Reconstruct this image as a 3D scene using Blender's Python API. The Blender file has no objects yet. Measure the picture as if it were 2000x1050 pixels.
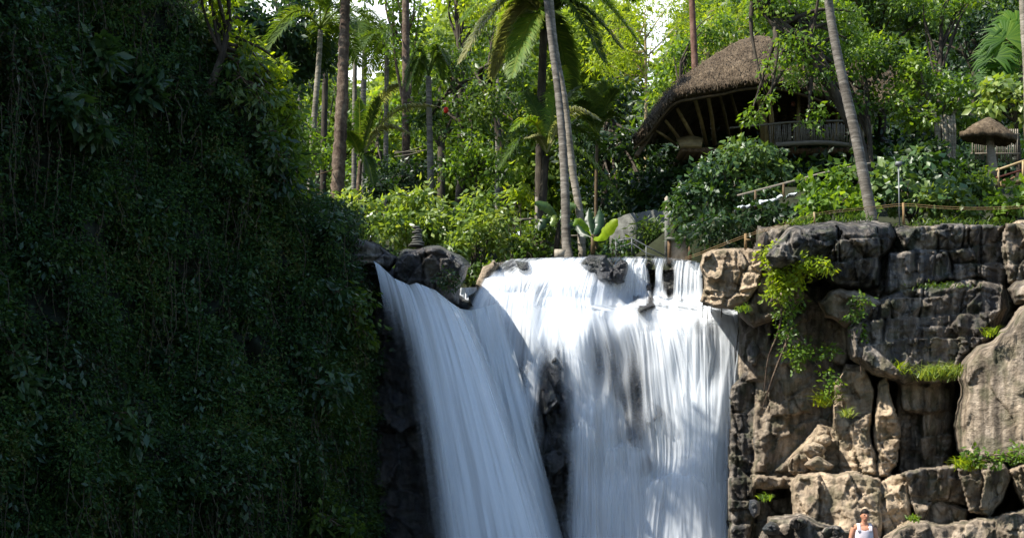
import bpy, math, random
import numpy as np
# ------------------------------------------------------------------ camera, sky, sun, exposure
S = bpy.context.scene
C = S.collection
FPX = 2800.0; HZ = 1000.0           # focal length and horizon row, in pixels of the 2000x1050 photograph
cam = bpy.data.objects.new('camera', bpy.data.cameras.new('camera')); C.objects.link(cam)
cam.location = (0, 0, 0); cam.rotation_euler = (math.radians(90), 0, 0)
cam.data.sensor_width = 36; cam.data.lens = FPX / 2000 * 36
cam.data.shift_y = (HZ - 525) / 2000
cam.data.clip_end = 3000
S.camera = cam
SUN = np.array([-0.60, -0.20, 0.77]); SUN /= np.linalg.norm(SUN)
w = bpy.data.worlds.new('World'); S.world = w; w.use_nodes = True
nt = w.node_tree; bg = nt.nodes['Background']
sky = nt.nodes.new('ShaderNodeTexSky'); sky.sky_type = 'NISHITA'; sky.sun_disc = False
sky.sun_elevation = math.asin(SUN[2]); sky.sun_rotation = math.atan2(SUN[0], SUN[1])
sky.air_density = 1.1; sky.dust_density = 0.7; sky.ozone_density = 2.5
wn = lambda k: nt.nodes.new(k)
tcw = wn('ShaderNodeTexCoord'); cn = wn('ShaderNodeTexNoise'); cn.inputs['Scale'].default_value = 2.6; cn.inputs['Detail'].default_value = 6
cr_ = wn('ShaderNodeValToRGB'); cr_.color_ramp.elements[0].position = .26; cr_.color_ramp.elements[1].position = .46
mxw = wn('ShaderNodeMixRGB'); mxw.inputs[2].default_value = (9.5, 9.9, 10.4, 1)
sx_ = wn('ShaderNodeSeparateXYZ'); lo = wn('ShaderNodeMapRange'); lo.inputs[1].default_value = .5; lo.inputs[2].default_value = .75; lo.inputs[3].default_value = 1; lo.inputs[4].default_value = 0
fr_ = wn('ShaderNodeMapRange'); fr_.inputs[1].default_value = .2; fr_.inputs[2].default_value = .7
m1_ = wn('ShaderNodeMath'); m1_.operation = 'MULTIPLY'; m2_ = wn('ShaderNodeMath'); m2_.operation = 'MULTIPLY'
L_ = nt.links.new; L_(tcw.outputs['Generated'], cn.inputs[0]); L_(cn.outputs[0], cr_.inputs[0]); L_(tcw.outputs['Generated'], sx_.inputs[0])
L_(sx_.outputs[2], lo.inputs[0]); L_(sx_.outputs[1], fr_.inputs[0]); L_(cr_.outputs[0], m1_.inputs[0]); L_(lo.outputs[0], m1_.inputs[1]); L_(m1_.outputs[0], m2_.inputs[0]); L_(fr_.outputs[0], m2_.inputs[1])
L_(m2_.outputs[0], mxw.inputs[0]); L_(sky.outputs[0], mxw.inputs[1]); L_(mxw.outputs[0], bg.inputs[0]); bg.inputs[1].default_value = 0.105
sl = bpy.data.lights.new('sun', 'SUN'); sl.energy = 4.7; sl.angle = math.radians(0.5); sl.color = (1, 0.95, 0.86)
so = bpy.data.objects.new('sun', sl); C.objects.link(so)
from mathutils import Vector
so.rotation_euler = Vector(-SUN).to_track_quat('-Z', 'Y').to_euler(); so.location = (-40, -20, 60)
S.view_settings.view_transform = 'Standard'; S.view_settings.look = 'None'
S.view_settings.gamma = 1; S.view_settings.exposure = 1.2
S.cycles.max_bounces = 8; S.cycles.transparent_max_bounces = 24; S.cycles.transmission_bounces = 4

rng = np.random.default_rng(7)
R = random.Random(5)

# ------------------------------------------------------------------ numpy helpers
def P(px, py, Y):
    px = np.asarray(px, float); py = np.asarray(py, float); Y = np.asarray(Y, float)
    px, py, Y = np.broadcast_arrays(px, py, Y)
    return np.stack([(px - 1000) * Y / FPX, Y, (HZ - py) * Y / FPX], -1)
def _h(ix, iy, iz, s):
    n = (ix * 374761393 + iy * 668265263 + iz * 2147483647 + s * 974634777) & 0xFFFFFFFF
    n = ((n ^ (n >> 13)) * 1274126177) & 0xFFFFFFFF
    n = ((n ^ (n >> 16)) * 2246822519) & 0xFFFFFFFF
    return ((n ^ (n >> 15)) & 0xFFFFFF) / float(0xFFFFFF)
def vnoise(x, y, z=0, s=0):
    x, y, z = np.broadcast_arrays(np.asarray(x, float), np.asarray(y, float), np.asarray(z, float))
    ix = np.floor(x).astype(np.int64); iy = np.floor(y).astype(np.int64); iz = np.floor(z).astype(np.int64)
    fx = x - ix; fy = y - iy; fz = z - iz
    fx = fx * fx * (3 - 2 * fx); fy = fy * fy * (3 - 2 * fy); fz = fz * fz * (3 - 2 * fz)
    r = 0
    for dx in (0, 1):
        for dy in (0, 1):
            for dz in (0, 1):
                r = r + _h(ix + dx, iy + dy, iz + dz, s) * (fx if dx else 1 - fx) * (fy if dy else 1 - fy) * (fz if dz else 1 - fz)
    return r * 2 - 1
def fbm(x, y, z=0, o=4, s=0, g=0.5):
    r = 0; a = 1; t = 0
    for k in range(o):
        r = r + a * vnoise(np.asarray(x) * 2**k, np.asarray(y) * 2**k, np.asarray(z) * 2**k, s + k); t += a; a *= g
    return r / t
def ridge(x, y, z=0, o=4, s=0):
    r = 0; a = 1; t = 0
    for k in range(o):
        r = r + a * (1 - 2 * np.abs(vnoise(x * 2**k, y * 2**k, z * 2**k, s + k))); t += a; a *= .5
    return r / t
def cells(x, y, s=0):
    """2-D voronoi: distance to the cell border and a random pair per cell"""
    ix = np.floor(x).astype(np.int64); iy = np.floor(y).astype(np.int64)
    d1 = np.full(x.shape, 9.); d2 = np.full(x.shape, 9.); r1 = np.zeros(x.shape); r2 = np.zeros(x.shape); cx = np.zeros(x.shape); cy = np.zeros(x.shape)
    for a in (-1, 0, 1):
        for b in (-1, 0, 1):
            jx = ix + a; jy = iy + b
            qx = jx + _h(jx, jy, 0 * jx, s); qy = jy + _h(jx, jy, 0 * jx, s + 9)
            d = np.hypot(x - qx, y - qy); m = d < d1
            d2 = np.where(m, d1, np.minimum(d2, d))
            r1 = np.where(m, _h(jx, jy, 0 * jx, s + 3), r1); r2 = np.where(m, _h(jx, jy, 0 * jx, s + 5), r2)
            cx = np.where(m, qx, cx); cy = np.where(m, qy, cy)
            d1 = np.where(m, d, d1)
    return d2 - d1, r1, r2, x - cx, y - cy
def sstep(a, b, x):
    t = np.clip((x - a) / (b - a), 0, 1); return t * t * (3 - 2 * t)
def unit(v):
    return v / np.maximum(np.linalg.norm(v, axis=-1, keepdims=True), 1e-9)
def catmull(pts, n):
    p = np.asarray(pts, float); p = np.vstack([2 * p[0] - p[1], p, 2 * p[-1] - p[-2]])
    m = len(p) - 3; t = np.linspace(0, m - 1e-9, n); i = t.astype(int); f = (t - i)[:, None]
    a, b, c, d = p[i], p[i + 1], p[i + 2], p[i + 3]
    return .5 * (2 * b + (c - a) * f + (2 * a - 5 * b + 4 * c - d) * f**2 + (3 * b - a - 3 * c + d) * f**3)
def polysd(x, y, poly):
    """signed distance (inside positive) and nearest point"""
    poly = np.asarray(poly, float); n = len(poly)
    best = np.full(x.shape, 1e18); bx = np.zeros(x.shape); by = np.zeros(x.shape); ins = np.zeros(x.shape, bool)
    for i in range(n):
        ax, ay = poly[i]; cx, cy = poly[(i + 1) % n]
        ex, ey = cx - ax, cy - ay; L = ex * ex + ey * ey + 1e-12
        t = np.clip(((x - ax) * ex + (y - ay) * ey) / L, 0, 1)
        qx = ax + t * ex; qy = ay + t * ey; d = (x - qx)**2 + (y - qy)**2
        m = d < best; best = np.where(m, d, best); bx = np.where(m, qx, bx); by = np.where(m, qy, by)
        c = ((ay > y) != (cy > y)) & (x < ex * (y - ay) / (ey if abs(ey) > 1e-9 else 1e-9) + ax)
        ins ^= c
    d = np.sqrt(best); return np.where(ins, d, -d), bx, by

def link(o, parent=None):
    C.objects.link(o)
    if parent: o.parent = parent
    return o
def mesh(name, V, F, m, parent=None, attrs=None, uv=None, smooth=False, origin=None):
    V = np.asarray(V, float).reshape(-1, 3)
    if parent is not None: V = V - np.array(parent.location)
    elif origin is not None: V = V - np.asarray(origin)
    if not isinstance(F, (list, tuple)): F = [F]
    F = [np.asarray(f, np.int32) for f in F if len(f)]
    me = bpy.data.meshes.new(name)
    me.vertices.add(len(V)); me.vertices.foreach_set('co', V.astype(np.float32).ravel())
    tot = np.concatenate([np.full(len(f), f.shape[1], np.int32) for f in F]); li = np.concatenate([f.ravel() for f in F])
    me.loops.add(len(li)); me.loops.foreach_set('vertex_index', li)
    me.polygons.add(len(tot)); me.polygons.foreach_set('loop_start', np.concatenate([[0], np.cumsum(tot)[:-1]]).astype(np.int32))
    me.polygons.foreach_set('loop_total', tot)
    if smooth: me.polygons.foreach_set('use_smooth', np.ones(len(tot), bool))
    if uv is not None:
        l = me.uv_layers.new(name='UVMap'); l.data.foreach_set('uv', np.asarray(uv, np.float32)[li].ravel())
    for k, a in (attrs or {}).items():
        at = me.attributes.new(k, 'FLOAT', 'POINT'); at.data.foreach_set('value', np.asarray(a, np.float32).ravel())
    me.materials.append(m); me.update(calc_edges=True); me.validate()
    o = bpy.data.objects.new(name, me)
    if parent is None and origin is not None: o.location = tuple(origin)
    return link(o, parent)
def tag(o, label=None, cat=None, group=None, kind=None):
    if label: o['label'] = label
    if cat: o['category'] = cat
    if group: o['group'] = group
    if kind: o['kind'] = kind
    return o
def thing(name, label, cat, loc, group=None):
    o = bpy.data.objects.new(name, None); o.location = tuple(float(v) for v in loc); o.empty_display_size = .3
    link(o); return tag(o, label, cat, group)
class MB:
    """collects tubes, boxes and grids into one mesh"""
    def __init__(s): s.V = []; s.F = []; s.n = 0; s.A = []
    def add(s, V, F, a=0.5):
        V = np.asarray(V, float).reshape(-1, 3); s.V.append(V)
        for f in (F if isinstance(F, list) else [F]): s.F.append(np.asarray(f) + s.n)
        s.n += len(V); s.A.append(np.full(len(V), a) if np.isscalar(a) else np.asarray(a))
        return s
    def tube(s, pts, rad, k=8, lump=0, a=0.5, cap=True):
        pts = np.asarray(pts, float); n = len(pts); rad = np.broadcast_to(np.asarray(rad, float), (n,))
        t = unit(np.gradient(pts, axis=0)); ref = np.array([0.13, 1, 0.21]) if abs(t[:, 1]).mean() < .8 else np.array([1, .1, .2])
        u = unit(np.cross(t, ref)); v = np.cross(t, u)
        an = np.linspace(0, 2 * np.pi, k, endpoint=False)
        rr = rad[:, None] * np.ones(k)
        if lump: rr = rr * (1 + lump * fbm(np.cos(an)[None] * 1.6, np.sin(an)[None] * 1.6, np.arange(n)[:, None] * .6, 3, int(pts[0, 0] * 97) % 1000))
        V = pts[:, None] + rr[..., None] * (np.cos(an)[None, :, None] * u[:, None] + np.sin(an)[None, :, None] * v[:, None])
        i = np.arange(n - 1)[:, None] * k; j = np.arange(k)[None]; j2 = (j + 1) % k
        F = np.stack([i + j, i + j2, i + k + j2, i + k + j], -1).reshape(-1, 4)
        Fs = [F]
        if cap: Fs += [np.arange(k)[None, ::-1], (n - 1) * k + np.arange(k)[None]]
        return s.add(V, Fs, a)
    def box(s, c, d, ax=None, a=0.5):
        c = np.asarray(c, float); d = np.asarray(d, float) / 2
        M = np.eye(3) if ax is None else np.asarray(ax, float)
        q = np.array([[x, y, z] for x in (-1, 1) for y in (-1, 1) for z in (-1, 1)]) * d
        F = [[0, 1, 3, 2], [4, 6, 7, 5], [0, 4, 5, 1], [2, 3, 7, 6], [0, 2, 6, 4], [1, 5, 7, 3]]
        return s.add(q @ M + c, np.array(F), a)
    def build(s, name, m, parent=None, smooth=False, origin=None):
        # group faces by size
        by = {}
        for f in s.F: by.setdefault(f.shape[1], []).append(f)
        return mesh(name, np.vstack(s.V), [np.vstack(v) for v in by.values()], m, parent, {'rnd': np.concatenate(s.A)}, smooth=smooth, origin=origin)

# ------------------------------------------------------------------ materials
def nodes(name):
    m = bpy.data.materials.new(name); m.use_nodes = True; t = m.node_tree; t.nodes.clear()
    o = t.nodes.new('ShaderNodeOutputMaterial')
    def N(k, **kw):
        n = t.nodes.new(k)
        for a, b in kw.items():
            if a == 'inp':
                for q, v in b.items():
                    if hasattr(v, 'links'): t.links.new(v, n.inputs[q])
                    else: n.inputs[q].default_value = v
            else: setattr(n, a, b)
        return n
    return m, t, o, N
def ramp(N, f, stops, interp='LINEAR'):
    n = N('ShaderNodeValToRGB', inp={0: f}); cr = n.color_ramp; cr.interpolation = interp
    while len(cr.elements) < len(stops): cr.elements.new(.5)
    for e, (p, c) in zip(cr.elements, stops):
        e.position = p; e.color = (*c, 1) if len(c) == 3 else c
    return n.outputs[0]
def math_(N, op, a, b=0., clamp=False):
    n = N('ShaderNodeMath', operation=op, use_clamp=clamp, inp={0: a, 1: b}); return n.outputs[0]
def leafmat(name, cols, trans=0.35, rough=0.42, spec=0.4, tcol=None, nscale=0.6):
    m, t, o, N = nodes(name)
    at = N('ShaderNodeAttribute', attribute_name='rnd').outputs['Fac']
    tc = N('ShaderNodeNewGeometry').outputs['Position']
    no = N('ShaderNodeTexNoise', inp={'Vector': tc, 'Scale': nscale, 'Detail': 2.}).outputs[0]
    f = math_(N, 'ADD', math_(N, 'MULTIPLY', at, .65), math_(N, 'MULTIPLY', math_(N, 'SUBTRACT', no, .3), .9))
    cols = [(min(1, c[0] * 1.1), c[1], c[2] * .9) for c in cols] if 'wall' not in name else cols; k = len(cols); col = ramp(N, f, [(i / (k - 1) * .8 + .1, c) for i, c in enumerate(cols)])
    pb = N('ShaderNodeBsdfPrincipled', inp={'Base Color': col, 'Roughness': rough, 'Specular IOR Level': spec})
    tcn = N('ShaderNodeMixRGB', blend_type='MULTIPLY', inp={0: 1., 1: col, 2: (*(tcol or (2.3, 2.15, .6)), 1)}).outputs[0]
    tr = N('ShaderNodeBsdfTranslucent', inp={0: tcn})
    mx = N('ShaderNodeMixShader', inp={0: trans, 1: pb.outputs[0], 2: tr.outputs[0]})
    t.links.new(mx.outputs[0], o.inputs[0]); return m
def barkmat(name, c1, c2, c3, vs=(3, 3, 9), rings=True, bump=.5):
    m, t, o, N = nodes(name)
    tc = N('ShaderNodeTexCoord').outputs['Object']
    mp = N('ShaderNodeMapping', inp={'Vector': tc, 'Scale': vs}).outputs[0]
    no = N('ShaderNodeTexNoise', inp={'Vector': mp, 'Scale': 1.4, 'Detail': 5., 'Roughness': .7}).outputs[0]
    pt = N('ShaderNodeTexNoise', inp={'Vector': tc, 'Scale': 1.6, 'Detail': 5., 'Roughness': .65}).outputs[0]
    f = math_(N, 'ADD', math_(N, 'MULTIPLY', no, .6), math_(N, 'MULTIPLY', pt, .4))
    col = ramp(N, f, [(.36, c1), (.5, c2), (.64, c3)])
    pb = N('ShaderNodeBsdfPrincipled', inp={'Base Color': col, 'Roughness': .9, 'Specular IOR Level': .15})
    b = N('ShaderNodeBump', inp={'Strength': bump, 'Distance': .05, 'Height': no}); t.links.new(b.outputs[0], pb.inputs['Normal'])
    t.links.new(pb.outputs[0], o.inputs[0]); return m
def rockmat(name, dark, mid, pale, tan, wet=0., moss=0.):
    m, t, o, N = nodes(name)
    tc = N('ShaderNodeNewGeometry').outputs['Position']
    st = N('ShaderNodeMapping', inp={'Vector': tc, 'Scale': (1.5, 1.5, .22)}).outputs[0]
    n1 = N('ShaderNodeTexNoise', inp={'Vector': tc, 'Scale': .9, 'Detail': 8., 'Roughness': .62}).outputs[0]
    n2 = N('ShaderNodeTexNoise', inp={'Vector': st, 'Scale': 1.6, 'Detail': 6., 'Roughness': .6}).outputs[0]
    n3 = N('ShaderNodeTexNoise', inp={'Vector': tc, 'Scale': 9., 'Detail': 6., 'Roughness': .7}).outputs[0]
    f = math_(N, 'ADD', math_(N, 'MULTIPLY', n1, .45), math_(N, 'ADD', math_(N, 'MULTIPLY', n2, .35), math_(N, 'MULTIPLY', n3, .2)))
    n4 = N('ShaderNodeTexNoise', inp={'Vector': N('ShaderNodeMapping', inp={'Vector': tc, 'Scale': (3.2, 3.2, .3)}).outputs[0], 'Scale': 1.5, 'Detail': 7., 'Roughness': .65}).outputs[0]
    f = math_(N, 'ADD', math_(N, 'MULTIPLY', f, .55), math_(N, 'MULTIPLY', n4, .45))
    grey = ramp(N, f, [(.4, dark), (.5, mid), (.6, pale)])
    tn = ramp(N, f, [(.4, tuple(c * .45 for c in tan)), (.5, tan), (.6, tuple(min(1, c * 1.4) for c in tan))])
    at = N('ShaderNodeAttribute', attribute_name='tan').outputs['Fac']
    k = math_(N, 'ADD', at, math_(N, 'MULTIPLY', math_(N, 'SUBTRACT', n2, .5), 1.2), True)
    col = N('ShaderNodeMixRGB', inp={0: k, 1: grey, 2: tn}).outputs[0]
    if moss:
        nz = N('ShaderNodeSeparateXYZ', inp={0: N('ShaderNodeNewGeometry').outputs['Normal']}).outputs[2]
        nm = N('ShaderNodeTexNoise', inp={'Vector': tc, 'Scale': 2.3, 'Detail': 6.}).outputs[0]
        mk = math_(N, 'MULTIPLY', ramp(N, nm, [(.5, (0, 0, 0)), (.6, (1, 1, 1))]), moss, True)
        col = N('ShaderNodeMixRGB', inp={0: mk, 1: col, 2: (.035, .05, .015, 1)}).outputs[0]
    ro = ramp(N, n1, [(.3, (.35,) * 3 if wet else (.75,) * 3), (.6, (.6 - .3 * wet,) * 3 if wet else (.95,) * 3)])
    pb = N('ShaderNodeBsdfPrincipled', inp={'Base Color': col, 'Roughness': ro, 'Specular IOR Level': .5 if wet else .2})
    hh = math_(N, 'ADD', n3, math_(N, 'MULTIPLY', n1, 1.5))
    b = N('ShaderNodeBump', inp={'Strength': .9, 'Distance': .12, 'Height': hh}); t.links.new(b.outputs[0], pb.inputs['Normal'])
    t.links.new(pb.outputs[0], o.inputs[0]); return m
def plain(name, c, rough=.8, var=.25, scale=(4, 4, 4), spec=.2, bump=.2, metal=0.):
    m, t, o, N = nodes(name)
    tc = N('ShaderNodeTexCoord').outputs['Object']
    mp = N('ShaderNodeMapping', inp={'Vector': tc, 'Scale': scale}).outputs[0]
    no = N('ShaderNodeTexNoise', inp={'Vector': mp, 'Scale': 2., 'Detail': 5., 'Roughness': .65}).outputs[0]
    col = ramp(N, no, [(.3, tuple(x * (1 - var) for x in c)), (.7, tuple(min(1, x * (1 + var)) for x in c))])
    pb = N('ShaderNodeBsdfPrincipled', inp={'Base Color': col, 'Roughness': rough, 'Specular IOR Level': spec, 'Metallic': metal})
    b = N('ShaderNodeBump', inp={'Strength': bump, 'Distance': .03, 'Height': no}); t.links.new(b.outputs[0], pb.inputs['Normal'])
    t.links.new(pb.outputs[0], o.inputs[0]); return m
def watermat(name, tint=(.82, .86, .9), amt=1.0, sx=70., sy=2.2, bump=.3, soft=.15, con=3.6):
    """silky falling water: white water with gaps between the strands; 'cov' is how thick the flow is"""
    m, t, o, N = nodes(name)
    uv = N('ShaderNodeTexCoord').outputs['UV']
    m1 = N('ShaderNodeMapping', inp={'Vector': uv, 'Scale': (sx, sy, 1)}).outputs[0]
    m2 = N('ShaderNodeMapping', inp={'Vector': uv, 'Scale': (sx * .28, sy * .9, 1), 'Location': (3.3, 1.7, 0)}).outputs[0]
    m3 = N('ShaderNodeMapping', inp={'Vector': uv, 'Scale': (sx * 2.6, sy * 1.3, 1)}).outputs[0]
    a = N('ShaderNodeTexNoise', inp={'Vector': m1, 'Scale': 1., 'Detail': 3., 'Roughness': .55, 'Distortion': .15}).outputs[0]
    b = N('ShaderNodeTexNoise', inp={'Vector': m2, 'Scale': 1., 'Detail': 2.}).outputs[0]
    c = N('ShaderNodeTexNoise', inp={'Vector': m3, 'Scale': 1., 'Detail': 2.}).outputs[0]
    s = math_(N, 'ADD', math_(N, 'MULTIPLY', a, .42), math_(N, 'ADD', math_(N, 'MULTIPLY', b, .38), math_(N, 'MULTIPLY', c, .2)))
    cov = N('ShaderNodeAttribute', attribute_name='cov').outputs['Fac']
    # alpha rises where the strand noise beats (1-cov)
    x = math_(N, 'ADD', math_(N, 'MULTIPLY', math_(N, 'SUBTRACT', s, .5), con), math_(N, 'SUBTRACT', math_(N, 'MULTIPLY', cov, 2.1), .55))
    al = N('ShaderNodeMapRange', interpolation_type='SMOOTHSTEP', inp={0: x, 1: -soft, 2: 1 + soft, 3: 0., 4: amt}).outputs[0]
    df = N('ShaderNodeBsdfDiffuse', inp={0: (*tint, 1)})
    tl = N('ShaderNodeBsdfTranslucent', inp={0: (*tint, 1)})
    bp = N('ShaderNodeBump', inp={'Strength': bump, 'Distance': .12, 'Height': s}); t.links.new(bp.outputs[0], df.inputs['Normal'])
    mx = N('ShaderNodeMixShader', inp={0: .3, 1: df.outputs[0], 2: tl.outputs[0]})
    tp = N('ShaderNodeBsdfTransparent')
    mm = N('ShaderNodeMixShader', inp={0: al, 1: tp.outputs[0], 2: mx.outputs[0]})
    t.links.new(mm.outputs[0], o.inputs[0]); return m

M = {}
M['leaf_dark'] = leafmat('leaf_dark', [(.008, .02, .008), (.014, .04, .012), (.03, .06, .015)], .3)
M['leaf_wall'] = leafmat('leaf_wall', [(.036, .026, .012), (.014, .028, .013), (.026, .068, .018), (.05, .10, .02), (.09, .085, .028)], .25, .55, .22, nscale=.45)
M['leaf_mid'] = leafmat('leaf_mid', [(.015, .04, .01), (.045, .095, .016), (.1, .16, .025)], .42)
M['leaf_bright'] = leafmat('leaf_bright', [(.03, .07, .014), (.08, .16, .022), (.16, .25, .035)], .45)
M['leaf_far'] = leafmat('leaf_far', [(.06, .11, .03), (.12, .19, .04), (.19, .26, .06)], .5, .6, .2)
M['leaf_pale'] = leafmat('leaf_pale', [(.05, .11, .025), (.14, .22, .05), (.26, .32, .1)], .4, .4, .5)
M['leaf_lime'] = leafmat('leaf_lime', [(.07, .13, .012), (.17, .26, .02), (.3, .36, .035)], .5, .5, .3)
M['leaf_glossy'] = leafmat('leaf_glossy', [(.012, .04, .012), (.045, .1, .026), (.12, .19, .05)], .28, .4, .55)
M['leaf_teal'] = leafmat('leaf_teal', [(.012, .035, .02), (.03, .075, .032), (.06, .115, .04)], .3, .4, .5)
M['frond'] = leafmat('frond', [(.02, .05, .012), (.05, .1, .02), (.11, .16, .03)], .4, .5, .22)
M['frond_bright'] = leafmat('frond_bright', [(.05, .1, .015), (.1, .2, .02), (.22, .25, .03)], .5, .5, .25)
M['frond_pale'] = leafmat('frond_pale', [(.1, .13, .05), (.2, .22, .1), (.34, .34, .18)], .4, .45, .4, (1.4, 1.5, .7))  # albedo raised so the small palm's shaded fronds look sunlit
M['banana'] = leafmat('banana', [(.12, .22, .015), (.22, .34, .02), (.3, .4, .03)], .6, .5, .3)
M['fan'] = leafmat('fan', [(.02, .07, .01), (.05, .13, .015), (.1, .19, .02)], .45, .55, .2, (1.8, 1.8, .6))
M['twig'] = plain('twig', (.06, .05, .035), .9)
M['bark_dark'] = barkmat('bark_dark', (.02, .016, .012), (.05, .04, .03), (.1, .085, .06), (6, 6, 1.5))
M['bark_grey'] = barkmat('bark_grey', (.05, .042, .034), (.13, .115, .095), (.26, .235, .2), (1.5, 1.5, 9))
M['bark_pale'] = barkmat('bark_pale', (.08, .07, .05), (.2, .175, .135), (.34, .3, .25), (1.5, 1.5, 10))
M['bark_red'] = barkmat('bark_red', (.06, .03, .02), (.13, .07, .05), (.2, .12, .09), (4, 4, 3))
M['bark_brown'] = barkmat('bark_brown', (.04, .025, .018), (.1, .07, .05), (.22, .17, .12), (5, 5, 4), bump=1.)
M['thatch'] = barkmat('thatch', (.028, .02, .012), (.088, .064, .04), (.19, .145, .095), (7, 7, 3), bump=1.)
M['bamboo'] = plain('bamboo', (.28, .2, .09), .5, .35, (3, 3, 3), .4)
M['bamboo_dark'] = plain('bamboo_dark', (.09, .06, .03), .6, .4)
M['wood_pale'] = plain('wood_pale', (.19, .165, .13), .8, .3, (2, 12, 12))
M['wood_brown'] = plain('wood_brown', (.12, .075, .04), .8, .4, (2, 12, 12))
M['board'] = plain('board', (.42, .33, .24), .8, .25)
M['rope'] = plain('rope', (.2, .13, .06), .8, .3)
M['metal'] = plain('metal', (.16, .17, .17), .6, .2, metal=.3)
M['stone'] = plain('stone', (.12, .12, .105), .9, .5, (2, 2, 2), bump=1.)
M['stone_pale'] = plain('stone_pale', (.32, .28, .22), .9, .35, (4, 4, 4), bump=1.)
M['white_sheet'] = plain('white_sheet', (.42, .46, .48), .6, .1)
M['red_wood'] = plain('red_wood', (.13, .045, .03), .7)
M['red'] = plain('red', (.6, .03, .015), .6, .15)
M['soil'] = plain('soil', (.022, .026, .012), .95, .5, (.8, .8, .8), bump=.6)
M['rock'] = rockmat('rock', (.013, .013, .014), (.06, .058, .056), (.27, .25, .225), (.41, .315, .215), moss=.4)
M['rock_wet'] = rockmat('rock_wet', (.01, .011, .014), (.028, .03, .036), (.07, .073, .08), (.1, .075, .05), wet=1., moss=.2)
M['water_main'] = watermat('water_main', soft=.3, sx=62., sy=1.8, con=3.)
M['water_soft'] = watermat('water_soft', sx=22., sy=1.1, amt=.8, soft=.6, con=2.4, bump=.06)
M['water_fan'] = watermat('water_fan', sx=13., sy=.9, amt=.85, soft=.45, con=2.8, bump=.12)
M['water_mist'] = watermat('water_mist', (.86, .92, .97), sx=7., sy=2.2, amt=.75, soft=.6, con=1.8, bump=.05)
M['water_left'] = watermat('water_left', (.9, .94, .97), sx=15., sy=.8, bump=.06, soft=.7, con=2.6)
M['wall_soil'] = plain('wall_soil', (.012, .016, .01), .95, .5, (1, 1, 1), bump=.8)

# ------------------------------------------------------------------ leaf and plant generators
def leaf_arrays(c, d, n, L, W, curl=.25):
    """kite leaves folded along the midrib: c base points, d direction, n face normal"""
    d = unit(d); s = unit(np.cross(d, n)); n = np.cross(s, d)
    L = np.broadcast_to(L, (len(c),))[:, None]; W = np.broadcast_to(W, (len(c),))[:, None]
    a = c; m = c + d * L * .45
    l = m - s * W * .5 - n * W * curl; r = m + s * W * .5 - n * W * curl; tip = c + d * L - n * L * curl * .6
    V = np.stack([a, l, tip, r], 1).reshape(-1, 3)
    i = np.arange(len(c))[:, None] * 4
    F = np.vstack([i + [0, 2, 1], i + [0, 3, 2]])
    return V, F
def clump_leaves(centres, radii, nper, L, W=.5, up=.5, rs=None, flat=.75):
    """sprays of leaves spread through small clumps"""
    rs = rs or rng; k = len(centres); tot = k * nper
    c = np.repeat(centres, nper, 0); r = np.repeat(radii, nper)
    o = rs.normal(size=(tot, 3)); o = unit(o) * (rs.random((tot, 1)) ** .45); o[:, 2] *= flat
    p = c + o * r[:, None]
    d = unit(o * 1. + rs.normal(size=(tot, 3)) * .45 + np.array([0, 0, -.35]))
    n = unit(o * .35 + rs.normal(size=(tot, 3)) * .45 + np.array([SUN[0] * .2, -.15, up]))
    Ls = L * (.6 + .7 * rs.random(tot))
    V, F = leaf_arrays(p, d, n, Ls, Ls * W)
    cl = np.repeat(rs.random(k), nper) * .55 + rs.random(tot) * .45
    return V, F, np.repeat(cl, 4)
def crown_clumps(blobs, dens, csize, rs):
    """clump centres over lumpy ellipsoids: blobs are (centre, radii)"""
    out = []
    for c, r in blobs:
        r = np.asarray(r, float); area = (r[0] * r[2] + r[1] * r[2] + r[0] * r[1]) * 4
        n = max(6, int(dens * area / csize**2 * .5))
        u = unit(rs.normal(size=(n, 3))); 
        lump = .82 + .34 * fbm(u[:, 0] * 2, u[:, 1] * 2, u[:, 2] * 2 + c[0], 3, 4)
        rad = (rs.random(n) ** .38) * lump
        p = np.asarray(c) + u * rad[:, None] * r
        # bite holes out of the crown
        h = vnoise(p[:, 0] / csize * .38, p[:, 1] / csize * .38, p[:, 2] / csize * .38, 11)
        out.append(p[h > -.42] if (h > -.42).sum() > 3 else p)
    return np.vstack(out)
def pblob(px, py, Y, rx, ry, ryd=None):
    c = P(px, py, Y); s = Y / FPX
    return (c, (rx * s, (ryd if ryd is not None else max(rx, ry) * .8) * s, ry * s))
def plant(name, label, cat, base, blobs, m, L=.2, csize=.45, dens=1.0, nper=26, trunk=None, tr=.12, bark='bark_dark', W=.5, group=None, seed=0, crown='crown', limbs=5, up=.5):
    """tree or shrub: trunk polyline in photo pixels + crown of leaf clumps"""
    rs = np.random.default_rng(seed + 100)
    base = P(*base) if isinstance(base, tuple) else base
    e = thing(name, label, cat, base, group)
    B = [pblob(*b) for b in blobs]; L *= .8; csize *= .9; nper = int(nper * 1.25)
    cc = crown_clumps(B, dens, csize, rs)
    V, F, a = clump_leaves(cc, csize * (.6 + .7 * rs.random(len(cc))), nper, L, W, rs=rs, up=up)
    mesh(crown, V, F, M[m], e, {'rnd': a})
    t = MB()
    if trunk:
        pts = catmull([P(*q) for q in trunk], 26); t.tube(pts, np.linspace(tr, tr * .5, 26), 10, .15)
        top = pts[-1]
    else:
        top = base + np.array([0, 0, .3]); pts = np.linspace(base, top, 3); t.tube(pts, [tr, tr * .9, tr * .8], 8, .1)
    for k in range(min(limbs + 2 * len(B), len(cc))):
        q = cc[rs.integers(len(cc))]; st = pts[rs.integers(len(pts) // 2, len(pts))]
        mid = (st + q) / 2 + rs.normal(size=3) * .15 + np.array([0, 0, .15])
        t.tube(catmull([st, mid, q], 9), np.linspace(tr * .45, tr * .1, 9), 5, .1)
    t.build('trunk' if trunk else 'stem', M[bark], e, smooth=True)
    return e
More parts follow.
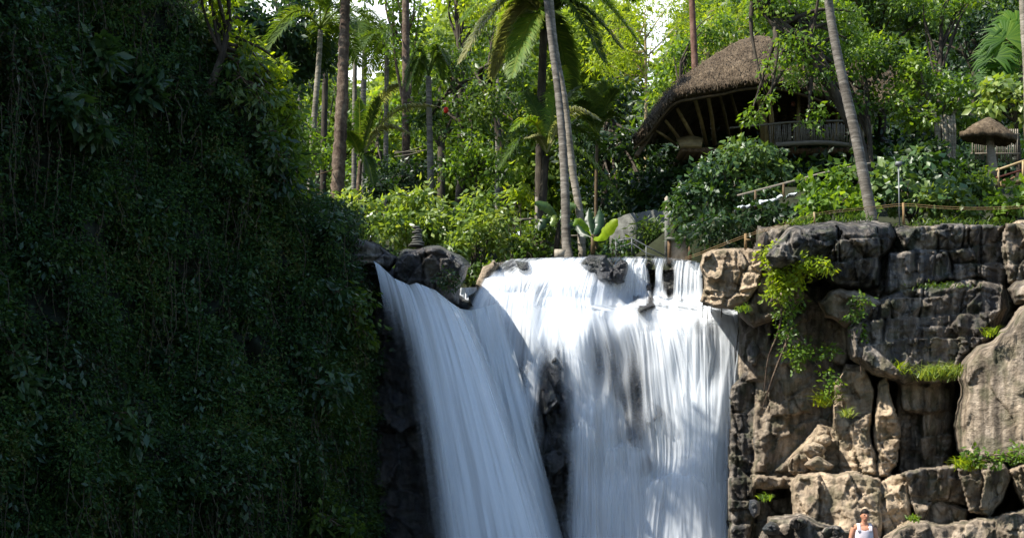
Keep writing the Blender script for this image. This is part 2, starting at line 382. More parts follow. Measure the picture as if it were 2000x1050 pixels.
def frond(e, pts, L=.8, n=46, droop=.5, m='frond', r=.035, width=.045, rs=None, name='frond'):
    """feather palm leaf: rachis through world points with two rows of narrow leaflets"""
    rs = rs or rng; q = catmull(pts, n + 8); t = unit(np.gradient(q, axis=0)); b = MB()
    b.tube(q, np.linspace(r, r * .3, len(q)), 5, 0, .9)
    side = unit(np.cross(t, [0, 0, 1.])); upv = np.cross(side, t)
    i0 = 7; f = np.linspace(0, 1, n); env = np.sin(np.pi * np.clip(f * .86 + .12, 0, 1)) ** .6
    for sg in (-1, 1):
        for sub in (0., .5):
            c = q[i0:i0 + n] + t[i0:i0 + n] * sub * .08
            le = L * env * (.85 + .3 * rs.random(n))
            d0 = unit(side[i0:i0 + n] * sg + t[i0:i0 + n] * (.45 + .5 * f[:, None]) + upv[i0:i0 + n] * .25 + rs.normal(size=(n, 3)) * .1)
            p1 = c + d0 * le[:, None] * .5
            d1 = unit(d0 + np.array([0, 0, -1.]) * (droop * (.7 + .6 * rs.random((n, 1)))) )
            p2 = p1 + d1 * le[:, None] * .5
            wv = unit(np.cross(d0, upv[i0:i0 + n])) * width * .5
            V = np.stack([c - wv * .5, c + wv * .5, p1 + wv, p1 - wv, p2], 1).reshape(-1, 3)
            k = np.arange(n)[:, None] * 5
            b.add(V, [k + [0, 1, 2, 3], k + [3, 2, 4]], np.repeat(.2 + .6 * rs.random(n), 5))
    return b.build(name, M[m], e)
def arc(c, end, lift, k=5):
    """points from crown centre c rising then drooping to end"""
    c = np.asarray(c, float); end = np.asarray(end, float); t = np.linspace(0, 1, k)[:, None]
    p = c + (end - c) * t; p[:, 2] += lift * np.sin(np.pi * t[:, 0] ** .8); return p
def trunkline(e, pts, r0, r1, m, k=12, lump=.08, name='trunk', n=40, rings=0.):
    b = MB(); q = catmull([P(*x) for x in pts], n); r = np.linspace(r0, r1, n)
    if rings: r = r * (1 + rings * (np.arange(n) % 2 * 2 - 1))
    b.tube(q, r, k, lump); return b.build(name, M[m], e, smooth=not rings)

def rocknoise(X, Z, sd):
    zz = Z + .22 * fbm(X * .7, Z * .7, 1, 3, sd) + .12 * X * (1 if sd % 2 else -1); a = zz * 1.7; s1 = a - np.floor(a)
    b = zz * 5.3 + .5 * fbm(X, Z, 2, 2, sd + 1); s2 = b - np.floor(b)
    xx = X + .25 * fbm(X * .9, Z * .6, 4, 3, sd + 2); c = xx * 1.25 + .3 * np.floor(a); s3 = c - np.floor(c)
    h = vnoise(np.floor(c) * 1.7, np.floor(a) * 1.3, 0, sd + 3)
    m1 = sstep(-.3, .5, fbm(X * .6, Z * .6, 6, 2, sd + 4))
    r = m1 * (.17 * s1**2 + .12 * h + .10 * (s3 - .5)) + .035 * s2**2 * sstep(-.2, .4, fbm(X * 1.3, Z * 1.3, 8, 2, sd + 6))
    r += .12 * fbm(X * 1.3, Z * 1.3, 0, 3, sd + 7) + .10 * fbm(X * 4, Z * 3.2, 0, 5, sd + 8, .62)
    jx = xx * .85 + .35 * h; jl = np.abs(jx - np.floor(jx) - .5); r += .22 * m1 * np.exp(-(jl / .025)**2) - .09 * np.clip(ridge(X * 1.7, Z * 1.7, 3, 5, sd + 9), 0, 1)
    return r
# ------------------------------------------------------------------ relief solids (rocks and cliffs)
def relief(name, poly, Yf, m, step=3., Rr=30., D=1.2, amp=.12, fr=.6, tan=.2, seed=0, facet=.25, fs=.7, warp=6., solid=False, parent=None, back=1.0, strata=.0):
    """rock solid: outline in photo pixels placed at depth Yf(px,py); rounded to depth D at its edges"""
    poly = np.asarray(poly, float); x0, y0 = poly.min(0) - 2 * step; x1, y1 = poly.max(0) + 2 * step
    gx, gy = np.meshgrid(np.arange(x0, x1, step), np.arange(y0, y1, step))
    # roughen the outline
    n = 14 * len(poly); t = np.linspace(0, len(poly), n, endpoint=False); i = t.astype(int); f = (t - i)[:, None]
    pp = poly[i] * (1 - f) + poly[(i + 1) % len(poly)] * f
    pp = pp + np.stack([fbm(pp[:, 0] / 28, pp[:, 1] / 28, 0, 3, seed + 31), fbm(pp[:, 0] / 28, pp[:, 1] / 28, 5, 3, seed + 37)], 1) * warp
    sd, nx, ny = polysd(gx, gy, pp)
    keep = sd > -1.2 * step; out = sd < .25 * step
    gx = np.where(out & keep, nx, gx); gy = np.where(out & keep, ny, gy); s = np.clip(sd, 0, None)
    Y = Yf(gx, gy) if callable(Yf) else Yf[0] + Yf[1] * (gx - poly[:, 0].mean()) + Yf[2] * (gy - poly[:, 1].mean())
    wob = 1 + .5 * fbm(gx / 60, gy / 60, 2, 3, seed)
    q = np.clip(s / (Rr * .75 * wob), 0, 1); edge = .4 * (1 - q) + .6 * (1 - np.clip(q * 3., 0, 1))
    X = gx / 75.; Z = gy / 75.
    wx = X + .25 * fbm(X, Z, 0, 3, seed + 2); wz = Z + .25 * fbm(X, Z, 3, 3, seed + 3)
    bd, r1, r2, cx, cy = cells(wx * fs, wz * fs * .8, seed)
    fc = 1.9 * facet * ((r1 - .5) * 1.1 + (r2 - .5) * cx * 1.6 + (r1 - .5) * cy * 1.2) + facet * .16 * np.exp(-(bd / .03)**2)
    bd2, q1, q2, dx, dy = cells(wx * fs * 2.9 + 7, wz * fs * 2.6, seed + 50)
    fc += facet * .5 * ((q1 - .5) + (q2 - .5) * dx * 2.4 + (q1 - .5) * dy * 2.) 
    nz = rocknoise(X, Z, seed) * min(1.4, amp / .14) + 0 * (fbm(X * fr * 2, Z * fr * 2, 0, 6, seed + 5, .55) * 1.3 - .5 * np.clip(ridge(X * fr * 1.5, Z * fr * 1.5, 4, 4, seed + 8), 0, 1))
    st = strata * np.abs(vnoise(Z * 5 + .6 * fbm(X * .8, Z * .8, 1, 2, seed), X * .15, 0, seed + 4)) if strata else 0
    Yo = Y + edge * D + (fc + nz + st) * (.35 + .65 * q)
    idx = -np.ones(gx.shape, int); idx[keep] = np.arange(keep.sum())
    V = P(gx[keep], gy[keep], Yo[keep])
    ta = tan(gx, gy) if callable(tan) else tan + 0 * gx
    a = idx[:-1, :-1]; b = idx[:-1, 1:]; c = idx[1:, 1:]; d = idx[1:, :-1]
    ok = (a >= 0) & (b >= 0) & (c >= 0) & (d >= 0)
    F = np.stack([a[ok], d[ok], c[ok], b[ok]], 1)
    T = ta[keep]
    if solid:   # closed at the back: mirror behind the outline
        Vb = P(gx[keep], gy[keep], (Y + D + (1 - edge) * back)[keep]) * 1.0
        nn = len(V); V = np.vstack([V, Vb]); T = np.concatenate([T, T])
        # walls along border edges
        ed = np.vstack([F[:, [0, 1]], F[:, [1, 2]], F[:, [2, 3]], F[:, [3, 0]]])
        key = np.minimum(ed[:, 0], ed[:, 1]) * 10**7 + np.maximum(ed[:, 0], ed[:, 1])
        u, inv, cnt = np.unique(key, return_inverse=True, return_counts=True); be = ed[cnt[inv] == 1]
        F = [np.vstack([F, F[:, ::-1] + nn, np.stack([be[:, 1], be[:, 0], be[:, 0] + nn, be[:, 1] + nn], 1)])]
    return V, F, T
def rock(name, label, cat, poly, Yf, m='rock', group=None, **k):
    V, F, T = relief(name, poly, Yf, m, solid=True, **k)
    o = mesh(name, V, F, M[m], None, {'tan': T}, smooth=False, origin=V.mean(0))
    return tag(o, label, cat, group)
# ================================================================== SETTING
def gz(X, Y):
    px = 1000 + X * FPX / np.maximum(Y, 1)
    r = sstep(1120, 1420, px)
    left = 6.7 + 3.0 * sstep(43.5, 51, Y) + .35 * fbm(X * .15, Y * .15, 0, 3, 2) * sstep(44, 60, Y) + 2 * sstep(90, 140, Y)
    right = 6.6 + .40 * np.clip(Y - 36, 0, 14) + .42 * np.clip(Y - 50, 0, 90) + .5 * fbm(X * .2, Y * .2, 0, 3, 3) * sstep(37, 42, Y)
    z = left * (1 - r) + right * r
    return z - 9 * (1 - sstep(41.2, 41.9, Y)) * (1 - sstep(1450, 1500, px))
def grid(name, xs, ys, zf, m, **k):
    X, Y = np.meshgrid(xs, ys); Z = zf(X, Y); nx = len(xs); i = np.arange(len(ys) - 1)[:, None] * nx + np.arange(nx - 1)[None]
    F = np.stack([i, i + 1, i + nx + 1, i + nx], -1).reshape(-1, 4)
    return mesh(name, np.stack([X, Y, Z], -1).reshape(-1, 3), F, m, smooth=True, origin=(0, 0, 0), **k)
tag(grid('hillside', np.linspace(-70, 90, 161), np.concatenate([np.linspace(38.6, 60, 90), np.linspace(61, 200, 70)]), gz, M['soil']), kind='structure')
tag(grid('ground', np.linspace(-900, 900, 40), np.linspace(-900, 900, 40), lambda X, Y: -3.2 + 0 * X, M['soil']), kind='structure')
tag(grid('pool_water', np.linspace(-14, 9, 24), np.linspace(8, 37, 30), lambda X, Y: -2.3 + .03 * fbm(X, Y, 0, 3), M['rock_wet']), kind='structure')

# ---- left cliff wall, thick with growth
LC = [(-1100, 1300), (-1100, -1500), (-700, -1300), (-420, -1050), (-180, -640), (60, -330), (250, -130), (395, 0), (440, 70), (500, 120), (548, 205), (572, 300), (592, 390), (660, 402), (690, 440), (700, 500), (728, 560), (738, 700), (745, 860), (752, 1300)]  # crest beyond the view is added and shaped to shade the falls
def Yl(px, py):
    return 27.5 + np.clip(px, -1100, 800) * 9.8 / 750 + .0010 * (1000 - py) + 1.7 * fbm(px / 150, py / 230, 0, 4, 21) + .5 * fbm(px / 55, py / 80, 0, 3, 23)
VL, FL, TL = relief('x', LC, Yl, None, step=7., Rr=70., D=4., amp=.25, facet=.15, warp=14, seed=4)
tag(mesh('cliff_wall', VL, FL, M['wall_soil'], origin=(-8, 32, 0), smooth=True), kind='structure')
pxl = 1000 + VL[:, 0] / VL[:, 1] * FPX; pyl = HZ - VL[:, 2] / VL[:, 1] * FPX
vis = (pxl > -80) & (pyl > -90) & (pyl < 1110); W_ = VL[vis]; wx_, wy_ = pxl[vis], pyl[vis]
dens = fbm(wx_ / 60, wy_ / 75, 0, 3, 41)
nl = unit(np.array([.35, -.9, .15]))
def wallpick(n, seed, thr=-.2, pad=0.):
    rs = np.random.default_rng(seed); ok = np.where(dens > thr)[0]; i = ok[rs.integers(len(ok), size=n)]
    c = W_[i] + rs.normal(size=(n, 3)) * .08 + nl * (pad + .35 * np.clip(dens[i] + .2, 0, 1) + .15 * rs.random(n))[:, None]
    return c, i
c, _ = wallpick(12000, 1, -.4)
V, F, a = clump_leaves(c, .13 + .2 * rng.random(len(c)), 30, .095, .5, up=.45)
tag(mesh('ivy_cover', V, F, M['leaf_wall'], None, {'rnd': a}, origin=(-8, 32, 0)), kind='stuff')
c, _ = wallpick(700, 2, .05, .15)
V, F, a = clump_leaves(c, .25 + .3 * rng.random(len(c)), 18, .17, .45, up=.6)
tag(mesh('broad_leaf_cover', V, F, M['leaf_teal'], None, {'rnd': a}, origin=(-8, 32, 0)), kind='stuff')
mk = np.where((wx_ > 600) & (wx_ < 752) & (wy_ > 560))[0]; rm = np.random.default_rng(31); n = 5200; i_ = mk[rm.integers(len(mk), size=n)]
keepm = vnoise(wx_[i_] / 14, wy_[i_] / 120, 0, 77) > -.35; i_ = i_[keepm]
V, F, a = clump_leaves(W_[i_] + nl * .12 + rm.normal(size=(len(i_), 3)) * .05, .1 + .1 * rm.random(len(i_)), 26, .055, .6, up=.3)
tag(mesh('moss_curtain', V, F, M['leaf_mid'], None, {'rnd': a}, origin=(-8, 32, 0)), kind='stuff')
# fine trailing strands
rs = np.random.default_rng(9); b = MB(); LV = []; LF = []; LA = []; off = 0
c, ii = wallpick(1000, 3, -.6, .1)
for k in range(len(c)):
    ln = .5 + 2.8 * rs.random()**1.5; n = 7; z = np.linspace(0, -ln, n)
    p = c[k] + np.stack([.06 * np.cumsum(rs.normal(size=n)), .04 * np.cumsum(rs.normal(size=n)), z], -1)
    b.tube(p, .007 + .006 * rs.random(), 3, 0, .3, False)
    q = catmull(p, int(ln * 16)); V, F = leaf_arrays(q + rs.normal(size=q.shape) * .02, rs.normal(size=q.shape) + [0, 0, -.9], rs.normal(size=q.shape) * .6 + [0, -.7, .5], .11, .05)
    LV.append(V); LF.append(F + off); off += len(V); LA.append(np.repeat(rs.random(len(q)), 4))
o = b.build('hanging_stems', M['twig'], origin=(-8, 32, 0)); tag(o, kind='stuff')
tag(mesh('hanging_vines', np.vstack(LV), np.vstack(LF), M['leaf_wall'], None, {'rnd': np.concatenate(LA)}, origin=(-8, 32, 0)), kind='stuff')

# ---- rock face behind the falls
BULGE = [(1092, 655, 70, .75), (1150, 560, 60, .3), (1190, 745, 45, .35), (1130, 795, 45, .4), (1215, 838, 55, .45), (1320, 905, 75, .5), (1395, 640, 60, .35), (1285, 640, 110, .45), (1010, 560, 50, .4), (985, 640, 60, .35), (1370, 770, 50, .35), (1260, 720, 45, .25), (1180, 960, 60, .35)]
def Yw(px, py):
    r = sstep(1120, 1230, px)
    wdt = 45 * (1 - r) + 7; ys = 560 * (1 - r) + (603 + 22 * fbm(px / 45, 0, 3, 3, 17)) * r
    Y = 41.4 - .9 * sstep(500, 560, py) * (1 - .7 * r) - 1.7 / (1 + np.exp(-np.clip((py - ys) / wdt, -30, 30)))
    Y = Y - .0022 * np.clip(py - 600, 0, 600)
    for cx, cy, wd, dr in BULGE:
        Y = Y - .55 * dr / (1 + np.exp(-np.clip((py - cy + .012 * (px - cx)**2 + 14 * fbm(px / 30, 0, cy, 2, 9)) / 13., -30, 30))) * np.exp(-((px - cx) / wd)**4) * np.exp(-np.clip(py - cy, 0, 900) / 220.)
    Y = np.where(px < 960, Y * sstep(820, 960, px) + 39.3 * (1 - sstep(820, 960, px)), Y)
    return Y
RF = [(690, 500), (728, 512), (760, 520), (870, 560), (905, 580), (930, 600), (955, 560), (965, 512), (1030, 506), (1150, 502), (1250, 506), (1372, 515), (1380, 596), (1445, 606), (1470, 640), (1500, 700), (1560, 900), (1600, 1300), (700, 1300)]
V, F, T = relief('x', RF, lambda x, y: Yw(x, y) + .3, None, step=3.5, Rr=8, D=.5, amp=.35, facet=.35, fs=1.1, warp=2, seed=61, strata=.12, fr=.9)
tag(mesh('rock_face', V, F, M['rock_wet'], None, {'tan': T}, smooth=True, origin=(2, 40, 0)), kind='structure')

# ---- falling water sheets
def water(name, L, Rt, top, Yf, cov, m, nu=260, nv=420, off=.12, rip=.09, su=34, sv=2.2, seed=0, ybot=1090, g=None, label=None, fine=.03, parent=None, arch=0):
    u = np.linspace(0, 1, nu)[None, :]; v = np.linspace(0, 1, nv)[:, None]
    ty = np.interp(u, *zip(*top)); py = ty + (ybot - ty) * v + 0 * u
    lx = np.interp(py, [p[1] for p in L], [p[0] for p in L]); rx = np.interp(py, [p[1] for p in Rt], [p[0] for p in Rt])
    uu = u + 0 * v
    px = lx * (1 - uu) + rx * uu if g is None else g(uu, v + 0 * u, py)
    if g is None: px = px + (34 * fbm(uu * 5.5, v * 1.6 + 0 * u, seed + .5, 2, 140) * np.sin(np.pi * uu)**.5 + 9 * fbm(uu * 17, v * 3 + 0 * u, seed, 2, 141)) * sstep(.02, .3, v)
    Y = Yf(px, py) - off
    n = fbm(uu * su, (v + 0 * u) * sv, seed, 3, seed + 70); n2 = fbm(uu * su * 4, (v + 0 * u) * sv * 1.4, seed, 2, seed + 75)
    Y = Y - rip * (n + .6) - fine * n2
    cv = cov(px, py, uu, v + 0 * u) if callable(cov) else cov + 0 * px
    if arch: Y = Y + arch * (1 - sstep(0, .16, v + 0 * u))**2
    idx = np.arange(nv - 1)[:, None] * nu + np.arange(nu - 1)[None]
    F = np.stack([idx, idx + nu, idx + nu + 1, idx + 1], -1).reshape(-1, 4)
    V = P(px, py, Y)
    uv = np.stack([uu, v + 0 * u], -1).reshape(-1, 2)
    o = mesh(name, V.reshape(-1, 3), F, M[m], parent, {'cov': cv}, uv=uv, smooth=True, origin=(2, 39, 2))
    return o
ML = [(1010, 495), (985, 506), (952, 530), (925, 575), (905, 620), (925, 700), (955, 800), (985, 900), (1010, 1000), (1020, 1100)]
MR = [(1372, 495), (1372, 596), (1440, 606), (1450, 640), (1458, 690), (1448, 740), (1440, 820), (1430, 920), (1425, 1100)]
# (px, py, rx, ry, amount): where the rock shows between the strands
GAPS = [(1183, 522, 36, 30, .9), (1270, 545, 10, 50, 1.5), (1306, 548, 12, 52, 1.5), (1240, 540, 6, 40, .7), (1340, 560, 8, 34, .35), (1362, 648, 12, 32, 1.1), (1394, 690, 24, 60, .95), (1005, 690, 34, 75, 1.0),
        (968, 640, 16, 60, .35), (1015, 575, 16, 50, .4), (1050, 570, 22, 46, .42), (1125, 545, 14, 26, .2), (1085, 700, 28, 40, .45), (1072, 770, 26, 70, .85), (1080, 880, 34, 110, 1.1), (1085, 1010, 38, 110, 1.1),
        (1105, 790, 26, 44, .5), (1190, 700, 26, 66, .5), (1250, 690, 40, 95, .55), (1235, 800, 36, 80, .55), (1290, 840, 40, 70, .3), (1285, 960, 22, 80, .25), (1160, 680, 14, 60, .35), (1430, 900, 16, 200, .4), (1330, 700, 22, 70, .22), (985, 520, 26, 15, .8), (1225, 900, 20, 90, .25), (1150, 950, 16, 90, .3)]
def gaps(px, py, amp=1., lst=GAPS):
    wx = px + 8 * fbm(px / 9, py / 60, 0, 2, 81); g = 0
    for x, y, rx, ry, s in lst:
        g = g + s * np.exp(-(((wx - x) / rx)**2) ** 1.3 - (((py - y) / ry)**2) ** 1.3)
    return g * amp * .78
def cov_main(px, py, u, v):
    c = .84 - gaps(px, py) - .26 * sstep(600, 900, py) * (1 - sstep(1150, 1200, px) * .6)
    c = c + .45 * np.exp(-((px - 1300) / 130)**2 - ((py - 592) / 16)**2) + .28 * np.exp(-((px - 1290) / 110)**2 - ((py - 620) / 50)**2) + .25 * np.exp(-((px - 1210) / 60)**2 - ((py - 590) / 30)**2) + .15 * sstep(1180, 1380, px) * sstep(700, 800, py)
    c = c - .5 * (1 - sstep(0, .03, u)) - .55 * sstep(.975, 1, u)
    return c
WM = thing('waterfall', 'wide white main waterfall pouring over two rock steps in the middle', 'waterfall', P(1200, 505, 41))
water('water_sheet', ML, MR, [(0, 508), (.12, 512), (.2, 505), (.5, 503), (.8, 505), (1, 514)], Yw, cov_main, 'water_main', nu=420, nv=460, parent=WM)
water('veil', ML, MR, [(0, 506), (.2, 503), (.5, 500), (.8, 502), (1, 511)], Yw, lambda px, py, u, v: .42 - gaps(px, py, .55) + .2 * sstep(540, 620, py) * (1 - sstep(700, 950, py) * .7) + .18 * np.exp(-((px - 1370) / 50)**2 - ((py - 800) / 130)**2) + .4 * sstep(880, 1060, py) * np.exp(-((px - 1290) / 110)**2) - .6 * (1 - sstep(0, .04, u)) - .6 * sstep(.96, 1, u), 'water_soft', off=.42, rip=.2, su=16, seed=3, parent=WM)
# overlapping veils that start on ledges lower down and fan out
for k, (x0, x1, yt, arc_, b0, b1, yb, off, c0) in enumerate([(1032, 1150, 662, 34, 985, 1200, 900, .55, .5), (1135, 1215, 742, 22, 1100, 1262, 1090, .5, .52), (1108, 1165, 800, 18, 1080, 1180, 1090, .62, .5), (1180, 1262, 842, 24, 1150, 1300, 1090, .7, .5), (1262, 1385, 910, 30, 1230, 1410, 1090, .7, .62), (1235, 1330, 606, 12, 1250, 1400, 900, .5, .5),
        (1325, 1442, 612, 10, 1330, 1450, 1000, .5, .62), (960, 1060, 530, 22, 905, 1050, 800, .5, .5), (1060, 1150, 540, 22, 1010, 1190, 720, .55, .55), (1195, 1265, 508, 4, 1190, 1275, 610, .3, .75)]):
    def gf(u, v, py, x0=x0, x1=x1, b0=b0, b1=b1): return (x0 + (x1 - x0) * u) + ((b0 - x0) + ((b1 - x1) - (b0 - x0)) * u) * v**.75
    tp = [(q, yt + arc_ * (2 * q - 1)**2 + 5 * math.sin(q * 17 + k)) for q in np.linspace(0, 1, 9)]
    def cf(px, py, u, v, c0=c0, k=k): return c0 - .07 * (k in (3, 4)) + .22 * (1 - sstep(0, .35, v)) - .45 * sstep(.55, 1, v) * (k not in (1, 2, 3, 4)) - .55 * (1 - sstep(0, .16, u)) - .55 * sstep(.84, 1, u) - .75 * (1 - sstep(0, .16, v)) - .6 * np.exp(-((px - 1084 - 6 * fbm(py / 60, 0, 0, 2, 3)) / 34)**4) * sstep(672, 730, py) + .12 * fbm(u * 4, v * 2, k, 2, 5)
    water('veil', 0 or [(0, 0), (1, 1)], [(0, 0), (1, 1)], tp, lambda px, py, yt=yt: Yw(px, np.maximum(py, yt + 40)), cf, 'water_fan', nu=90, nv=200, off=off, rip=.1, su=9, sv=1.2, seed=20 + k, ybot=yb, g=gf, parent=WM, arch=.15)
# left jet: projectile arc from a narrow notch
def gl(u, v, py):
    x0 = 728 + (905 - 728) * u**1.05; x1 = 792 + (1085 - 792) * u
    return x0 + (x1 - x0) * v**(.62 + .2 * u)
LT = [(0, 508), (.08, 516), (.25, 543), (.42, 556), (.5, 552), (.7, 566), (.88, 592), (1, 606)]
def Yj(px, py): return 37.6 - 2.6 * np.clip((py - 508) / 580, 0, 1)**.6
WL = thing('waterfall', 'shaded blue white waterfall shooting from the left notch and fanning down', 'waterfall', P(735, 510, 37.5))
for nm, off, cv, mt, sd in (('water_sheet', .0, lambda px, py, u, v: .9 - .95 * (1 - sstep(.05, .55, u)) * sstep(-.1, .3, v) - .12 * v - .5 * sstep(.86, 1, u) + .25 * np.exp(-((u - .55) / .22)**2), 'water_left', 5),
                                ('veil', .35, lambda px, py, u, v: .5 - .5 * (1 - sstep(.2, .5, u)) - .0 * v - .5 * sstep(.85, 1, u) + .35 * np.exp(-((u - .65) / .25)**2), 'water_soft', 8)):
    water(nm, [(0, 0), (1, 1)], [(0, 0), (1, 1)], LT, Yj, cv, mt, nu=260, nv=360, off=off, rip=.2, su=10, sv=1.1, fine=.012, seed=sd, g=gl, parent=WL)
# spray filling the corner between the two falls
def gm(u, v, py): return 860 + 120 * u + v * (60 + 70 * u)
water('mist', [(0, 0), (1, 1)], [(0, 0), (1, 1)], [(0, 596), (.5, 606), (1, 590)], lambda px, py: 38.0 - .0018 * (py - 600), lambda px, py, u, v: .98 - .6 * sstep(.88, 1, u) - .3 * sstep(.3, .0, v + .12 * fbm(u * 4, 0, 0, 2)), 'water_mist', nu=120, nv=300, su=8, rip=.25, seed=12, g=gm, parent=WL)
# small bright side spill seen through the notch
tag(water('side_spill', [(0, 0), (1, 1)], [(0, 0), (1, 1)], [(0, 562), (1, 560)], lambda px, py: 40.6 + 0 * px, .95, 'water_main', nu=60, nv=60, su=6, seed=15, ybot=615, g=lambda u, v, py: 893 + 48 * u - 8 * v, rip=.1),
    'small sunlit spill of water right of the mossy overhanging boulder', 'waterfall')
# low gravel and river behind the lip
tag(grid('river_water', np.linspace(-1.5, 6, 20), np.linspace(41.3, 50, 20), lambda X, Y: 7.0 + .04 * fbm(X * 2, Y * 2, 0, 3) + 0 * X, M['rock_wet']), kind='structure')

# ---- right cliff: one relief built of blocks
BL = [  # polygon, depth, slope x, slope y, rounding px, edge depth, tan
    ([(1480, 440), (2300, 440), (2300, 1300), (1440, 1300), (1440, 600)], 37.2, 0, 0, 30, .8, .25),
    ([(1515, 480), (1500, 470), (1760, 440), (1800, 450), (2300, 445), (2300, 590), (1640, 600), (1515, 600)], 35.9, -.0004, 0, 20, .8, .05),
    ([(1735, 492), (1790, 484), (1850, 487), (1862, 545), (1800, 562), (1730, 578)], 35.0, .0025, 0, 10, .6, .1),
    ([(1752, 452), (1800, 440), (1880, 437), (1958, 441), (1965, 470), (1950, 520), (1860, 512), (1850, 488), (1770, 486)], 35.3, .002, .004, 14, .7, .1),
    ([(1962, 436), (2300, 430), (2300, 560), (1968, 556), (1958, 500)], 34.8, .002, .002, 14, .8, .35),
    ([(1860, 512), (1950, 520), (1960, 545), (1862, 548)], 35.5, .002, .004, 10, .5, .1),
    # lower tier dark arch
    ([(1655, 640), (1700, 592), (1762, 562), (1832, 556), (1880, 542), (1962, 548), (1972, 600), (1955, 650), (1890, 700), (1868, 745), (1760, 752), (1700, 730), (1660, 700)], 34.4, .0028, -.003, 26, 1.5, .18),
    ([(1752, 740), (1800, 725), (1868, 742), (1860, 800), (1812, 812), (1765, 800)], 34.9, .006, -.003, 14, .8, .3),
    ([(1800, 800), (1858, 790), (1862, 870), (1850, 925), (1806, 920), (1795, 860)], 35.1, .006, .0, 14, .6, .4),
    ([(1760, 560), (1870, 545), (1880, 700), (1870, 760), (1850, 930), (1755, 935), (1750, 720)], 35.5, .004, 0, 20, .7, .25),
    ([(1560, 600), (1660, 590), (1665, 700), (1635, 760), (1640, 930), (1470, 930), (1475, 700), (1520, 640)], 36.2, -.001, 0, 20, .5, .35),
    # cave left of columns (deep) stays at base
    ([(1630, 745), (1652, 712), (1690, 712), (1706, 760), (1704, 850), (1718, 932), (1640, 932), (1626, 830)], 34.5, -.005, 0, 16, 1.2, .7),
    ([(1712, 742), (1732, 732), (1742, 775), (1758, 830), (1752, 905), (1740, 932), (1714, 934), (1706, 850)], 34.0, -.006, 0, 13, 1.1, .8),
    ([(1600, 830), (1640, 835), (1645, 925), (1545, 925), (1540, 895)], 35.4, -.004, 0, 14, .8, .75),
    # bottom ledges
    ([(1468, 926), (1550, 930), (1556, 955), (1470, 950)], 35.0, 0, .01, 8, .6, .6),
    ([(1545, 934), (1560, 922), (1650, 920), (1722, 934), (1724, 1010), (1718, 1300), (1538, 1300), (1548, 1010)], 33.2, -.003, -.001, 14, 1.2, .65),
    ([(1716, 940), (1745, 925), (1775, 925), (1783, 985), (1775, 1055), (1722, 1060), (1712, 1000)], 32.9, -.004, 0, 12, 1.0, .85),
    ([(1760, 925), (1800, 912), (1872, 905), (1882, 940), (1888, 985), (1830, 975), (1780, 984), (1775, 950)], 32.6, .003, .004, 12, .9, .25),
    ([(1780, 978), (1840, 972), (1895, 990), (1890, 1020), (1830, 1030), (1790, 1015)], 33.0, .003, -.002, 12, .8, .45),
    ([(1870, 918), (1900, 905), (1962, 905), (1975, 930), (1960, 975), (1930, 1010), (1895, 1000), (1880, 960)], 32.0, .004, .003, 14, 1.0, .35),
    ([(1966, 915), (2000, 900), (2300, 905), (2300, 1000), (2010, 1005), (1985, 960)], 32.2, -.002, 0, 12, .9, .7),
    ([(1780, 1012), (1850, 1022), (1930, 1008), (2000, 990), (2300, 1000), (2300, 1300), (1720, 1300), (1722, 1052)], 31.4, -.001, -.006, 16, 1.1, .3),
    ([(1500, 1010), (1560, 1000), (1640, 1030), (1720, 1050), (1720, 1300), (1470, 1300), (1480, 1060)], 31.8, -.001, -.006, 16, 1., .15),
    ([(1448, 650), (1488, 605), (1510, 610), (1500, 680), (1500, 745), (1452, 745)], 36.3, -.006, 0, 12, .9, .25),
    ([(1425, 760), (1470, 700), (1490, 740), (1480, 900), (1470, 1300), (1415, 1300)], 36.9, -.002, 0, 14, .8, .0),
]
